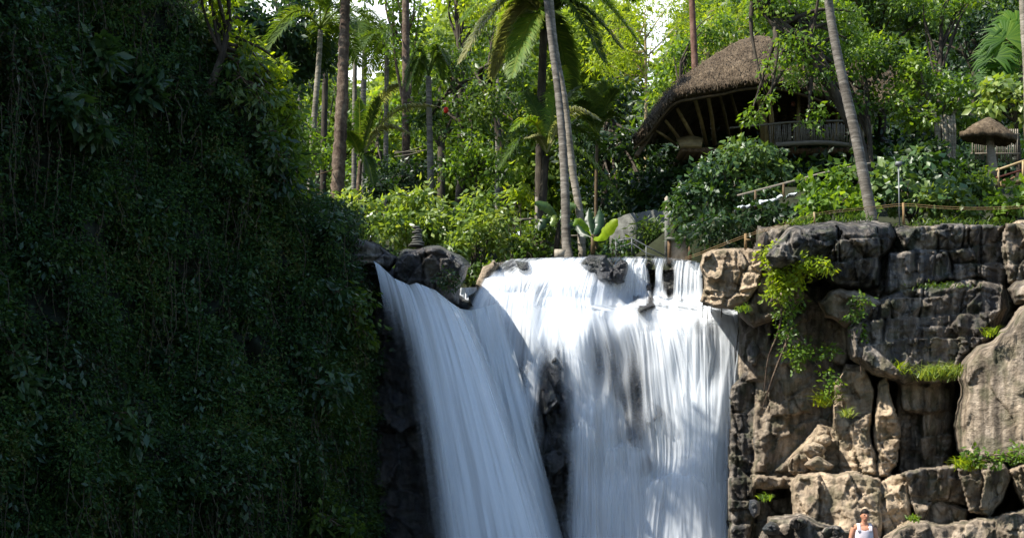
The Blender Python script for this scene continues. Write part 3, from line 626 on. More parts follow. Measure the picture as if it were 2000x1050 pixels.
def right_cliff():
    step = 2.4; gx, gy = np.meshgrid(np.arange(1412, 2240, step), np.arange(424, 1180, step))
    X = gx / 75.; Z = gy / 75.
    wx = gx + 6 * fbm(X * 2.2, Z * 2.2, 0, 4, 201); wy = gy + 6 * fbm(X * 2.2, Z * 2.2, 9, 4, 202)
    Y = np.full(gx.shape, 60.); T = np.zeros(gx.shape)
    for k, (poly, y, sx, sy, rr, D, tn) in enumerate(BL):
        p = np.array(poly, float); sd, _, _ = polysd(wx, wy, p); c = p.mean(0)
        vis_x = np.clip(gx, 1400, 2050)
        q = np.clip(sd / (rr * .6), 0, 1); e = .4 * (1 - q) + .6 * (1 - np.clip(q * 3., 0, 1)); 
        cc = cells(X * 1.0 + k * 3.1, Z * .75, 300 + k); dd = cells(X * 3.2 + k * 1.7, Z * 2.4, 340 + k)
        D *= .65; y = y - (.0 if y > 36.5 else -.25)
        yy = y + sx * (vis_x - min(c[0], 1980)) * 1.6 + sy * (np.clip(gy, 400, 1090) - min(c[1], 1040)) + e * D
        yy = yy + .34 * ((cc[1] - .5) + (cc[2] - .5) * cc[3] * 2.2 + (cc[1] - .5) * cc[4] * 1.6) * q + .11 * ((dd[1] - .5) + (dd[2] - .5) * dd[3] * 3. + (dd[1] - .5) * dd[4] * 2.) * q + .04 * np.exp(-(cc[0] / .03)**2)
        m = (sd > 0) & (yy < Y); Y = np.where(m, yy, Y); T = np.where(m, tn + .12 * sstep(640, 760, gy), T)
    Y = Y + 1.15 * rocknoise(X, Z, 401)
    Y = Y + .04 * np.abs(vnoise(X * .4, Z * 6 + .8 * fbm(X, Z, 0, 3, 4), 0, 8))
    keep = Y < 50; idx = -np.ones(gx.shape, int); idx[keep] = np.arange(keep.sum())
    a = idx[:-1, :-1]; b = idx[:-1, 1:]; c = idx[1:, 1:]; d = idx[1:, :-1]; ok = (a >= 0) & (b >= 0) & (c >= 0) & (d >= 0)
    F = np.stack([a[ok], d[ok], c[ok], b[ok]], 1)
    V = P(gx[keep], gy[keep], Y[keep])
    # roof of the cliff: shelf running back from its upper edge
    tb = MB(); tb.add(V, F)
    xs = np.arange(1480, 2240, 6.); top = np.array([gy[:, np.argmin(abs(gx[0] - x))][np.argmax(keep[:, np.argmin(abs(gx[0] - x))])] for x in xs])
    Yt = np.array([Y[np.argmax(keep[:, np.argmin(abs(gx[0] - x))]), np.argmin(abs(gx[0] - x))] for x in xs])
    A = P(xs, top + 2, Yt + .02); rows = [A]
    for r_, dz in ((.6, .0), (1.6, -.25), (4., -.5)):
        B = A + np.array([0, r_, dz]); B[:, 2] += .06 * vnoise(xs / 20, r_ * 3); rows.append(B)
    VV = np.vstack(rows); nx = len(xs); i = np.arange(len(rows) - 1)[:, None] * nx + np.arange(nx - 1)[None]
    F2 = np.stack([i, i + 1, i + nx + 1, i + nx], -1).reshape(-1, 4)
    allV = np.vstack([V, VV]); allF = [np.vstack([F, F2 + len(V)])]; TT = np.concatenate([T[keep], np.full(len(VV), .3)])
    tag(mesh('cliff', allV, allF, M['rock'], None, {'tan': TT}, smooth=False, origin=(10, 35, 2)), kind='structure')
right_cliff()
# ================================================================== BOULDERS
def gpy(px, Y):
    return HZ - float(gz(np.array((px - 1000) * Y / FPX), np.array(float(Y)))) * FPX / Y
rock('boulder', 'dark layered flat slab of rock at the notch of the left waterfall', 'boulder', [(650, 480), (690, 462), (740, 478), (778, 500), (765, 530), (728, 516), (700, 520), (655, 505)], (37.6, .002, -.004), Rr=14, D=.8, amp=.1, strata=.25, tan=.05, seed=11, step=2.5, back=1.2)
rock('boulder', 'dark boulder with mossy undercut hanging over the left waterfall', 'boulder', [(770, 545), (772, 500), (790, 484), (860, 480), (905, 505), (922, 520), (900, 560), (895, 596), (860, 592), (820, 560), (790, 562)], (36.9, .003, .004), m='rock_wet', Rr=16, D=1.1, amp=.16, tan=lambda x, y: .15 + .5 * np.exp(-((x - 855) / 22)**2 - ((y - 530) / 50)**2), seed=12, step=2.5, back=1.5, facet=.2)
rock('boulder', 'rounded grey boulder behind the mossy overhanging boulder', 'boulder', [(840, 500), (848, 484), (868, 480), (888, 492), (898, 506), (870, 512)], (38.6, 0, 0), Rr=14, D=.8, amp=.08, tan=.0, seed=13, step=2.)
rock('boulder', 'small pale boulder at the left end of the main waterfall lip', 'boulder', [(930, 545), (940, 520), (965, 508), (975, 516), (962, 545), (958, 580), (938, 588)], (39.6, .002, 0), Rr=14, D=.7, amp=.08, tan=.6, seed=14, step=2.)
rock('boulder', 'dark wet stone beside the sunlit side spill', 'boulder', [(912, 600), (915, 575), (935, 565), (950, 575), (945, 604)], (39.2, .002, 0), m='rock_wet', Rr=10, D=.5, amp=.08, tan=.0, seed=15, step=2.)
rock('boulder', 'black wet stone on the lip at the left of the main waterfall', 'boulder', [(965, 545), (972, 518), (1000, 504), (1030, 508), (1040, 530), (1010, 540)], (40.2, 0, 0), m='rock_wet', Rr=12, D=.6, amp=.1, tan=0, seed=16, step=2.)
rock('boulder', 'black wet rock splitting the upper step of the main waterfall', 'boulder', [(1130, 512), (1150, 498), (1185, 496), (1196, 520), (1214, 505), (1226, 512), (1218, 552), (1150, 556), (1148, 530)], (40.0, 0, 0), m='rock_wet', Rr=12, D=.6, amp=.14, tan=.0, seed=17, step=2.)
rock('rock_pillar', 'tall dark wet rock pillar standing in the middle of the main waterfall', 'rock', [(1066, 706), (1080, 672), (1100, 680), (1108, 720), (1128, 760), (1112, 820), (1122, 880), (1136, 930), (1118, 985), (1134, 1060), (1130, 1140), (1036, 1140), (1056, 1050), (1040, 985), (1052, 925), (1044, 890), (1064, 830), (1050, 760)], (37.6, .004, -.0012), m='rock_wet', Rr=34, D=1.1, amp=.2, tan=.0, seed=27, step=2.5, facet=.5, fs=1.3)
rock('boulder', 'sunlit tan blocky boulder at the right end of the waterfall lip', 'boulder', [(1366, 520), (1370, 498), (1388, 487), (1430, 483), (1486, 484), (1492, 520), (1484, 560), (1460, 590), (1428, 603), (1390, 600), (1368, 590), (1378, 560)], (35.4, -.006, .002), Rr=7, D=.8, amp=.13, tan=.95, seed=28, step=2., facet=.3, fs=1.1, back=3., strata=.12, warp=4)
rock('boulder', 'large grey lumpy boulder capping the cliff below the leaning palm', 'boulder', [(1490, 500), (1515, 468), (1552, 438), (1600, 434), (1650, 432), (1700, 430), (1742, 438), (1756, 460), (1742, 490), (1722, 505), (1728, 560), (1690, 572), (1640, 566), (1600, 540), (1540, 535), (1500, 530)], (34.2, .006, .004), Rr=32, D=1.6, amp=.3, tan=.06, seed=20, step=2.3, facet=.25, fs=.9, fr=1.1, back=3.)
rock('boulder', 'sloping pale rock under the bright green creeper', 'boulder', [(1482, 520), (1510, 500), (1560, 540), (1570, 580), (1530, 620), (1470, 640), (1450, 618), (1440, 600), (1462, 585)], (35.3, -.004, .003), Rr=14, D=.9, amp=.16, tan=.5, seed=21, step=2.3, back=1.5)
rock('boulder', 'brown ledge of rock below the large grey lumpy boulder', 'boulder', [(1600, 590), (1640, 560), (1700, 575), (1735, 590), (1700, 622), (1660, 640), (1610, 620)], (34.9, -.004, .006), Rr=12, D=.7, amp=.14, tan=.6, seed=22, step=2.3, back=1.2)
rock('boulder', 'huge smooth pale slab leaning on the right edge of the cliff', 'boulder', [(2150, 560), (2010, 590), (1984, 610), (1968, 640), (1940, 662), (1905, 676), (1880, 705), (1868, 735), (1874, 770), (1860, 830), (1868, 880), (1884, 905), (2150, 925)], (32.6, -.009, .001), Rr=26, D=1.5, amp=.05, tan=.4, seed=23, step=2.6, facet=.10, fs=.45, fr=.6, back=2.5)
rock('boulder', 'small pale boulder on top of the huge smooth slab at the right edge', 'boulder', [(1965, 560), (1985, 545), (2080, 545), (2080, 600), (1985, 596)], (33.6, -.006, 0), Rr=14, D=.8, amp=.1, tan=.3, seed=24, step=2.3)
rock('boulder', 'tan boulder on the cliff top at the far right edge', 'boulder', [(1955, 445), (1975, 434), (2010, 428), (2080, 430), (2080, 448)], (35.5, -.004, 0), Rr=8, D=.7, amp=.06, tan=.8, seed=25, step=2., back=1.5)
k = 0
for (x, y, rx, ry, Y, tn, lb) in [(1560, 905, 26, 20, 34.6, .7, 'tan broken rock at the left of the rubble heap'), (1592, 880, 24, 18, 34.4, .7, 'tan broken rock on top of the rubble heap beside the column'), (1608, 860, 20, 13, 34.6, .8, 'flat pale rock topmost on the rubble heap'), (1600, 908, 28, 16, 34.2, .6, 'rough brown rock at the foot of the rubble heap'),
                                (1470, 690, 16, 26, 35.9, .1, 'dark rounded rock beside the right edge of the waterfall'), (1792, 728, 26, 12, 34.6, .3, 'pale flat rock lying on the grassy ledge under the dark arch'), (1742, 718, 16, 16, 34.5, .3, 'small grey rock above the two tan columns'),
                                (1508, 1030, 18, 14, 31.2, .0, 'small black rock near the bottom left of the man'), (1560, 1022, 16, 12, 31.0, .1, 'small wet grey rock between the waterfall and the man'), (1625, 1040, 22, 16, 30.6, .1, 'grey rock just left of the man in the tank top'), (1475, 990, 14, 20, 33.5, .0, 'wet black rock at the foot of the cliff beside the waterfall')]:
    k += 1; an = np.linspace(0, 2 * np.pi, 9)[:-1]; r_ = .8 + .35 * np.random.default_rng(k).random(8)
    rock('stone', lb, 'rock', np.stack([x + rx * r_ * np.cos(an), y + ry * r_ * np.sin(an)], 1), (Y, -.004, .004), Rr=8, D=.4, amp=.12, tan=tn, seed=30 + k, step=1.8, warp=4, back=.6, m='rock' if tn > .05 else 'rock_wet')

# ================================================================== VEGETATION
rs = np.random.default_rng(77)
# undergrowth mat on the slopes
def slope_pts(n, x0, x1, Y0, Y1, seed):
    r = np.random.default_rng(seed); Y = Y0 + (Y1 - Y0) * r.random(n)**1.4; px = x0 + (x1 - x0) * r.random(n); X = (px - 1000) * Y / FPX
    return np.stack([X, Y, gz(X, Y) + .1 + .5 * r.random(n)], -1)
c = slope_pts(4600, 1110, 2080, 46, 84, 5)
V, F, a = clump_leaves(c, .45 + .5 * rng.random(len(c)), 24, .3, .5)
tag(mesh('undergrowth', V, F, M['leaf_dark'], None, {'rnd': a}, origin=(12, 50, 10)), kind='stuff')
c = slope_pts(3800, 1080, 2080, 80, 150, 15); V, F, a = clump_leaves(c + [0, 0, 1.5], 1.2 + 1.6 * rng.random(len(c)), 24, .7, .5)
tag(mesh('undergrowth', V, F, M['leaf_mid'], None, {'rnd': a}, origin=(12, 100, 20)), kind='stuff')
c = slope_pts(1500, 480, 1300, 42.6, 80, 6)
V, F, a = clump_leaves(c, .35 + .3 * rng.random(len(c)), 22, .24, .5)
tag(mesh('ground_cover', V, F, M['leaf_mid'], None, {'rnd': a}, origin=(-4, 50, 8)), kind='stuff')

rf = np.random.default_rng(55); n = 6800; px_ = 470 + 760 * rf.random(n); Y_ = 92 + 26 * rf.random(n)
topy = 120 - 110 * sstep(790, 880, px_) + 90 * fbm(px_ / 60, Y_ / 9, 0, 3, 91) + 110 * np.exp(-((px_ - 705) / 60)**2); py_ = topy + (430 - topy) * rf.random(n)**.8
V, F, a = clump_leaves(P(px_, py_, Y_), .9 + .7 * rf.random(n), 26, .6, .5)
tag(mesh('distant_forest', V, F, M['leaf_far'], None, {'rnd': a}, origin=(-5, 100, 20)), kind='stuff')
def base(px, Y): return (px, gpy(px, Y) + 2, Y)
# ---- sunlit shrubs above the left boulders
plant('leafy_shrub', 'sunlit pale green shrub at the left end of the row above the dark slab', 'shrub', base(700, 43), [(690, 410, 43, 62, 36), (740, 440, 42.6, 60, 40), (668, 392, 43.4, 30, 16)], 'leaf_pale', L=.3, csize=.42, dens=1.1, nper=20, seed=1, tr=.07, W=.45)
plant('leafy_shrub', 'tall sunlit shrub just above the stacked stones', 'shrub', base(830, 43), [(820, 405, 43.2, 70, 46), (790, 450, 42.8, 60, 36), (868, 440, 42.6, 60, 50)], 'leaf_pale', L=.3, csize=.42, dens=1.1, nper=20, seed=2, tr=.07, W=.45)
plant('leafy_shrub', 'rounded bright shrub with big leaves right of the stacked stones', 'shrub', base(930, 42.6), [(940, 415, 43, 62, 52), (915, 470, 42, 52, 44), (960, 455, 42.4, 40, 44)], 'leaf_pale', L=.28, csize=.4, dens=1.1, nper=20, seed=3, tr=.07, W=.45)
plant('leafy_shrub', 'yellowish shrub crown left of the twin palm trunks', 'shrub', base(1010, 44), [(1012, 385, 44, 32, 24)], 'leaf_lime', L=.22, csize=.35, dens=1.1, nper=20, seed=4, tr=.05)
plant('leafy_shrub', 'low leafy shrub by the waterfall lip left of the twin palm trunks', 'shrub', base(1035, 42.2), [(1030, 478, 42.2, 36, 26), (1060, 455, 42.6, 34, 40)], 'leaf_mid', L=.24, csize=.36, dens=1.1, nper=20, seed=5, tr=.05)
plant('leafy_shrub', 'small shrub growing in the gap above the sunlit side spill', 'shrub', base(905, 41.), [(915, 530, 40.8, 26, 26), (880, 520, 41.4, 26, 18)], 'leaf_mid', L=.2, csize=.32, nper=20, seed=6, tr=.04)
plant('leafy_shrub', 'small shrub right of the banana plant beside the handrail', 'shrub', base(1195, 42), [(1200, 482, 42, 28, 16)], 'leaf_teal', L=.18, csize=.3, nper=20, seed=7, tr=.04)
plant('leafy_shrub', 'dark feathery shrub in front of the curved stone wall', 'shrub', base(1265, 43), [(1268, 448, 43, 38, 34)], 'leaf_mid', L=.26, csize=.35, nper=24, seed=8, tr=.05, W=.2)
plant('leafy_shrub', 'shaded green shrub at the left above the cliff vegetation', 'shrub', base(640, 40), [(632, 440, 38.2, 62, 46), (600, 410, 38.6, 40, 26)], 'leaf_teal', L=.22, csize=.36, nper=22, seed=9, tr=.06)
# ---- right hand shrubs
plant('broadleaf_bush', 'big glossy bush with whitish sunlit leaves under the thatched hut', 'bush', base(1430, 40.5), [(1440, 320, 41, 100, 56), (1380, 360, 40.5, 66, 60), (1500, 330, 41, 60, 52), (1340, 410, 40.4, 44, 50), (1440, 390, 40.6, 80, 36)], 'leaf_glossy', L=.26, csize=.42, dens=1.1, nper=20, seed=10, tr=.1, W=.55, trunk=[base(1430, 40.5), (1425, 420, 40.8), (1450, 330, 41)])
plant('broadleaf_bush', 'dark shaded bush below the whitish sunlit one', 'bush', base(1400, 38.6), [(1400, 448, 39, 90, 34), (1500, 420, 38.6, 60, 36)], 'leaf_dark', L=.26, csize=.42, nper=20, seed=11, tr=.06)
plant('broadleaf_bush', 'bright creeping bush at the foot of the leaning palm', 'bush', base(1620, 37.5), [(1620, 365, 38.4, 70, 44), (1600, 405, 37.4, 50, 26), (1670, 400, 37.4, 46, 30)], 'leaf_bright', L=.26, csize=.38, nper=20, seed=12, tr=.06, W=.7)
plant('broadleaf_bush', 'broad bush of large leaves right of the lamp post', 'bush', base(1780, 38.5), [(1775, 330, 39.6, 60, 40), (1730, 370, 38.4, 50, 44), (1820, 380, 38, 66, 46)], 'leaf_glossy', L=.32, csize=.42, nper=18, seed=13, tr=.07, W=.7)
plant('broadleaf_bush', 'green bush on the slope below the small thatched umbrella', 'bush', base(1900, 38.4), [(1900, 360, 38.8, 70, 40), (1870, 405, 37.6, 60, 28)], 'leaf_mid', L=.24, csize=.38, nper=20, seed=14, tr=.07, W=.6)
plant('broadleaf_bush', 'sunlit yellow green bush below the wooden steps', 'bush', base(1970, 37.4), [(1965, 400, 37.2, 44, 32), (1990, 375, 37.6, 40, 30), (2040, 400, 37, 50, 40)], 'leaf_bright', L=.24, csize=.36, nper=20, seed=15, tr=.06, W=.6)
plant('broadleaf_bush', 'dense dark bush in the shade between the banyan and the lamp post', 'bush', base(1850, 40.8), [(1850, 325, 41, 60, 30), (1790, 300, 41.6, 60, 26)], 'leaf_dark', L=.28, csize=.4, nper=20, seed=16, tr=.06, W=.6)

# ---- trees of the left background
for k_, (x_, y_, rx_, ry_, lb_, m_) in enumerate([(440, 60, 26, 50, 'bright lime bush highest on the cliff rim', 'leaf_lime'), (492, 118, 34, 40, 'sunlit yellow green bush on the rim beside the dark overhanging tree', 'leaf_lime'), (535, 175, 30, 36, 'sunlit bush on the rim above the slim yellowish trunk', 'leaf_bright'), (566, 250, 30, 44, 'bright bush halfway down the cliff rim', 'leaf_bright'), (592, 330, 30, 36, 'green bush at the foot of the rim by the walkway', 'leaf_bright')]):
    plant('rim_bush', lb_, 'bush', P(x_ - 30, y_ + 40, 35.2), [(x_, y_, 35.3, rx_, ry_), (x_ - 26, y_ + 16, 34.9, rx_, ry_)], m_, L=.22, csize=.32, nper=20, dens=1., seed=80 + k_, tr=.05)
plant('jungle_tree', 'dark leafy tree overhanging at the top left beside the big rugged trunk', 'tree', base(520, 52), [(560, 60, 52, 95, 90, 60), (500, 20, 51, 80, 90, 60), (610, 120, 53, 50, 60), (540, 160, 52, 60, 50), (590, -60, 53, 100, 90, 60)], 'leaf_teal', L=.34, csize=.55, dens=1.5, nper=24, trunk=[base(520, 52), (530, 300, 52), (560, 60, 52)], tr=.22, seed=21)
plant('jungle_tree', 'sunlit young tree between the cliff and the pale slim trunk', 'tree', base(575, 47), [(590, 265, 47, 44, 40), (570, 320, 46, 34, 36), (625, 300, 50, 30, 40)], 'leaf_bright', L=.24, csize=.42, nper=18, trunk=[base(575, 47), (580, 320, 47), (590, 260, 47)], tr=.08, seed=22)
plant('jungle_tree', 'airy tall tree with fine leaves behind the sky gap', 'tree', base(790, 62), [(790, 60, 62, 60, 80), (830, 120, 61, 50, 40), (770, -20, 62, 70, 60), (800, -40, 63, 80, 50)], 'leaf_bright', L=.3, csize=.6, dens=.6, nper=20, trunk=[base(790, 62), (793, 300, 62), (790, 40, 62)], tr=.2, bark='bark_brown', seed=23)
plant('jungle_tree', 'rounded green tree left of the drooping palm fronds', 'tree', base(880, 53), [(870, 130, 53, 70, 56), (930, 200, 52, 64, 60), (840, 220, 54, 50, 60), (900, 290, 51, 60, 46)], 'leaf_mid', L=.26, csize=.5, nper=20, trunk=[base(880, 53), (905, 300, 53), (880, 140, 53)], tr=.17, seed=24)
plant('jungle_tree', 'sunlit low tree in front of the rounded one left of the twin palms', 'tree', base(925, 47), [(930, 305, 47, 60, 40), (900, 330, 46.5, 44, 30), (975, 340, 46.6, 50, 40)], 'leaf_bright', L=.22, csize=.4, nper=20, trunk=[base(925, 47), (930, 360, 47), (935, 310, 47)], tr=.09, seed=25)
plant('jungle_tree', 'shaded tree with open crown behind the coconut palm', 'tree', base(990, 55), [(990, 130, 55, 70, 70), (1000, 250, 53, 60, 70), (950, 60, 56, 70, 40)], 'leaf_mid', L=.28, csize=.55, dens=.8, nper=18, trunk=[base(990, 55), (980, 300, 55), (950, 190, 55), (930, 140, 55)], tr=.16, seed=26)
plant('jungle_tree', 'hazy green tree far behind the pale arching fronds', 'tree', base(740, 80), [(740, 250, 80, 80, 70), (700, 330, 78, 90, 40)], 'leaf_bright', L=.45, csize=.9, dens=.8, nper=18, trunk=[base(740, 80), (742, 380, 80), (740, 260, 80)], tr=.25, seed=27)
plant('jungle_tree', 'far tree filling the gap behind the slim pale trunk', 'tree', base(620, 82), [(620, 270, 82, 80, 90), (660, 190, 84, 60, 40)], 'leaf_mid', L=.45, csize=.9, dens=.8, nper=18, trunk=[base(620, 82), (622, 380, 82), (620, 260, 82)], tr=.25, seed=28)
plant('jungle_tree', 'far dense tree behind the middle of the forest', 'tree', base(860, 84), [(860, 200, 84, 110, 120), (960, 140, 86, 110, 90)], 'leaf_mid', L=.5, csize=1., dens=.8, nper=18, trunk=[base(860, 84), (862, 330, 84), (860, 200, 84)], tr=.3, seed=29)
plant('jungle_tree', 'dark shrubby tree at the foot of the grey slim trunk', 'tree', base(780, 50), [(780, 340, 50, 70, 32), (740, 360, 48, 50, 26), (830, 330, 51, 40, 30)], 'leaf_dark', L=.24, csize=.42, nper=20, trunk=[base(780, 50), (780, 400, 50), (780, 345, 50)], tr=.08, seed=30)
plant('jungle_tree', 'sunlit treetop crossing the top edge left of the coconut palm', 'tree', base(890, 66), [(880, -10, 66, 60, 40), (930, 20, 66, 50, 36)], 'leaf_lime', L=.35, csize=.6, nper=16, dens=.7, trunk=[base(890, 66), (900, 200, 66), (890, 0, 66)], tr=.18, seed=31)
# ---- middle and right background
plant('jungle_tree', 'deep green tree in the shade behind the twin palm trunks', 'tree', base(1180, 50), [(1190, 200, 51, 70, 60), (1230, 290, 49, 80, 60), (1140, 270, 50, 60, 80), (1170, 370, 47, 70, 40), (1260, 370, 47, 60, 40)], 'leaf_dark', L=.3, csize=.5, nper=20, trunk=[base(1180, 50), (1185, 300, 50), (1190, 200, 51)], tr=.18, seed=32)
plant('bamboo_clump', 'bright lime feathery bamboo left of the red brown trunk', 'bamboo', base(1260, 66), [(1260, 60, 66, 90, 80), (1200, 120, 66, 60, 70), (1310, 20, 67, 70, 70), (1230, 0, 67, 50, 30)], 'leaf_lime', L=.34, csize=.7, dens=1.1, nper=26, W=.2, trunk=[base(1260, 66), (1262, 200, 66), (1260, 40, 66)], tr=.1, bark='bamboo', seed=33)
plant('bamboo_clump', 'bright lime bamboo behind the left slope of the thatched roof', 'bamboo', base(1390, 64), [(1380, 60, 64, 80, 70), (1330, 130, 63, 60, 60), (1430, 20, 65, 70, 60), (1290, 190, 62, 40, 40)], 'leaf_lime', L=.32, csize=.7, dens=1.1, nper=26, W=.2, trunk=[base(1390, 64), (1385, 200, 64), (1380, 40, 64)], tr=.1, bark='bamboo', seed=34)
plant('jungle_tree', 'light green leafy tree just left of the thatched roof ridge', 'tree', base(1320, 56), [(1330, 110, 57, 50, 46), (1290, 160, 56, 40, 36), (1400, 60, 58, 50, 40)], 'leaf_bright', L=.26, csize=.45, nper=20, trunk=[base(1320, 56), (1325, 240, 56), (1330, 120, 56)], tr=.1, seed=35)
plant('forked_tree', 'large tree with dark forked limbs hanging over the front of the hut', 'tree', base(1690, 41), [(1500, 20, 41, 60, 60), (1560, 90, 40.6, 60, 50), (1520, 130, 40.6, 44, 36), (1600, 150, 40.8, 50, 36), (1600, 20, 41.4, 70, 50), (1590, 230, 40.6, 36, 30), (1500, 190, 40.4, 22, 30), (1470, 225, 40.4, 14, 12), (1650, 60, 41.4, 50, 60), (1550, -50, 41, 110, 50), (1560, 130, 42.5, 60, 46), (1640, 130, 42.5, 60, 50), (1700, 110, 43, 50, 50), (1590, 80, 42.5, 70, 40), (1660, 200, 42.5, 40, 26)], 'leaf_bright', L=.2, csize=.36, dens=.62, nper=18,
      trunk=[base(1690, 41), (1680, 290, 41), (1640, 200, 41), (1575, 105, 41), (1520, 50, 41), (1470, -10, 41)], tr=.2, seed=36, bark='bark_dark', limbs=12)
plant('jungle_tree', 'dense leafy tree hiding the right half of the thatched roof', 'tree', base(1700, 43), [(1610, 110, 43.6, 56, 44), (1680, 130, 43.6, 56, 50), (1740, 110, 44, 40, 50), (1560, 80, 43.4, 50, 34), (1700, 200, 43.6, 34, 36), (1640, 60, 44, 70, 36)], 'leaf_mid', L=.24, csize=.4, nper=22, dens=1.1, trunk=[base(1700, 43), (1700, 300, 43), (1690, 150, 43.6)], tr=.11, seed=75)
plant('jungle_tree', 'shadowed tree above the hut right of the forked limbs', 'tree', base(1720, 52), [(1720, 30, 52, 90, 60), (1800, 20, 52, 70, 60), (1680, 90, 51, 40, 40), (1660, -40, 52, 140, 50)], 'leaf_mid', L=.26, csize=.45, nper=20, trunk=[base(1720, 52), (1725, 150, 52), (1720, 40, 52)], tr=.16, seed=37)
plant('banyan_tree', 'bushy banyan with pale hanging roots right of the thatched hut', 'tree', base(1840, 43.4), [(1790, 140, 43.2, 60, 52), (1850, 180, 43, 50, 50), (1760, 200, 43, 36, 40), (1880, 230, 43.4, 34, 40), (1800, 235, 43, 50, 26)], 'leaf_bright', L=.24, csize=.38, nper=20, dens=.9, trunk=[base(1840, 43.4), (1845, 280, 43.4), (1830, 200, 43.4)], tr=.2, seed=38, bark='bark_grey')
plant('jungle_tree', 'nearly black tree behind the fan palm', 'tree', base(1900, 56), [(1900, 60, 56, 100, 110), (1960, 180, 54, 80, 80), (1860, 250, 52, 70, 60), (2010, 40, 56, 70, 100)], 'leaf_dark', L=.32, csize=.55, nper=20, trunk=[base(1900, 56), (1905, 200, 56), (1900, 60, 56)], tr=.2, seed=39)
plant('jungle_tree', 'tree with pale sunlit broad leaves above the small thatched umbrella', 'tree', base(1985, 42), [(1960, 170, 42, 56, 34), (1930, 200, 41.8, 30, 24), (2000, 210, 42, 40, 30)], 'leaf_pale', L=.34, csize=.4, nper=14, dens=.8, W=.6, trunk=[base(1985, 42), (1990, 300, 42), (1975, 180, 42)], tr=.09, seed=40)
plant('jungle_tree', 'shadowed tree filling the hollow under the hut floor', 'tree', base(1560, 52), [(1640, 180, 56, 90, 80), (1480, 300, 54, 100, 50)], 'leaf_dark', L=.32, csize=.5, nper=20, trunk=[base(1560, 52), (1560, 250, 54), (1600, 200, 56)], tr=.12, seed=41)
plant('jungle_tree', 'tall tree crossing the top right edge above the banyan', 'tree', base(1830, 49), [(1840, 20, 49, 60, 40), (1900, 0, 49, 60, 30), (1780, -20, 49, 60, 40)], 'leaf_bright', L=.24, csize=.45, nper=18, dens=.7, trunk=[base(1830, 49), (1835, 180, 49), (1840, 30, 49)], tr=.12, seed=42)

# banyan roots are pieces of that tree
bt = bpy.data.objects['banyan_tree']
for k in range(13):
    r = np.random.default_rng(k); x0 = 1822 + 3.4 * k + r.normal() * 2; x1 = 1838 + 1.9 * k + r.normal() * 3
    b = MB(); b.tube(catmull([P(x0, 215 + r.random() * 20, 43), P((x0 + x1) / 2 + r.normal() * 3, 255, 42.9), P(x1, 310 + r.random() * 12, 43), P(x1 + 1, 340, 43)], 14), .03 + .03 * r.random(), 6, .25)
    b.build('root', M['bark_pale'], bt, smooth=True)
# creeping plants on the right cliff
def creeper(label, blobs, m, L, seed, cat='creeper', W=.55, csize=.26, stems=(), name='creeper', dens=1.):
    r = np.random.default_rng(seed); B = [pblob(x, y, Y, rx, ry, min(rx, ry) * .5) for x, y, Y, rx, ry in blobs]
    e = thing(name, label, cat, B[0][0]); cc = crown_clumps(B, dens, csize, r)
    V, F, a = clump_leaves(cc, csize * (.6 + .7 * r.random(len(cc))), 18, L, W, rs=r)
    mesh('foliage', V, F, M[m], e, {'rnd': a}); b = MB()
    for st in stems: b.tube(catmull([P(*q) for q in st], 14), np.linspace(.035, .012, 14), 5, .3)
    for k in range(10):
        q = cc[r.integers(len(cc))]; b.tube(catmull([B[0][0], (B[0][0] + q) / 2 + r.normal(size=3) * .1, q], 8), .012, 4)
    b.build('stem', M['bark_brown'], e); return e
creeper('bright yellow green creeper hanging over the cliff left of the grey lumpy boulder', [(1512, 500, 34.3, 26, 34), (1530, 540, 34.2, 42, 40), (1575, 520, 34., 40, 20), (1515, 575, 34.3, 24, 20), (1605, 522, 33.8, 26, 12)], 'leaf_lime', .13, 51, dens=2.2, stems=[[(1530, 560, 34.4), (1522, 640, 34.6), (1500, 700, 34.8), (1492, 770, 35)]])
creeper('darker trailing creeper below the bright yellow green one', [(1545, 610, 34.6, 34, 50), (1530, 650, 34.5, 22, 30), (1560, 690, 34.6, 40, 40), (1610, 690, 34.5, 26, 24), (1620, 740, 34.3, 16, 40)], 'leaf_bright', .12, 52, dens=1.1, stems=[[(1560, 650, 34.8), (1600, 720, 34.7), (1630, 790, 34.4)], [(1548, 640, 34.8), (1515, 720, 35), (1488, 800, 35.2)]])
creeper('small creeper hanging from the brown ledge beside the dark arch', [(1680, 590, 34.2, 16, 16), (1672, 612, 34.1, 12, 16), (1680, 660, 34.3, 10, 24)], 'leaf_bright', .12, 53, dens=.8, stems=[[(1680, 600, 34.3), (1676, 660, 34.3), (1682, 730, 34)]])
creeper('green bush growing on the ledge above the right bottom blocks', [(1905, 893, 31.3, 30, 20), (1960, 895, 31.2, 50, 14), (1990, 885, 31.2, 20, 22), (2040, 895, 31, 40, 18)], 'leaf_bright', .13, 54, cat='bush', name='ledge_bush', dens=.8)
creeper('moss and small ferns under the overhang of the left dark boulder', [(880, 560, 36.3, 22, 26), (868, 540, 36.2, 22, 12)], 'leaf_dark', .1, 55, cat='fern', name='fern_patch', csize=.2)
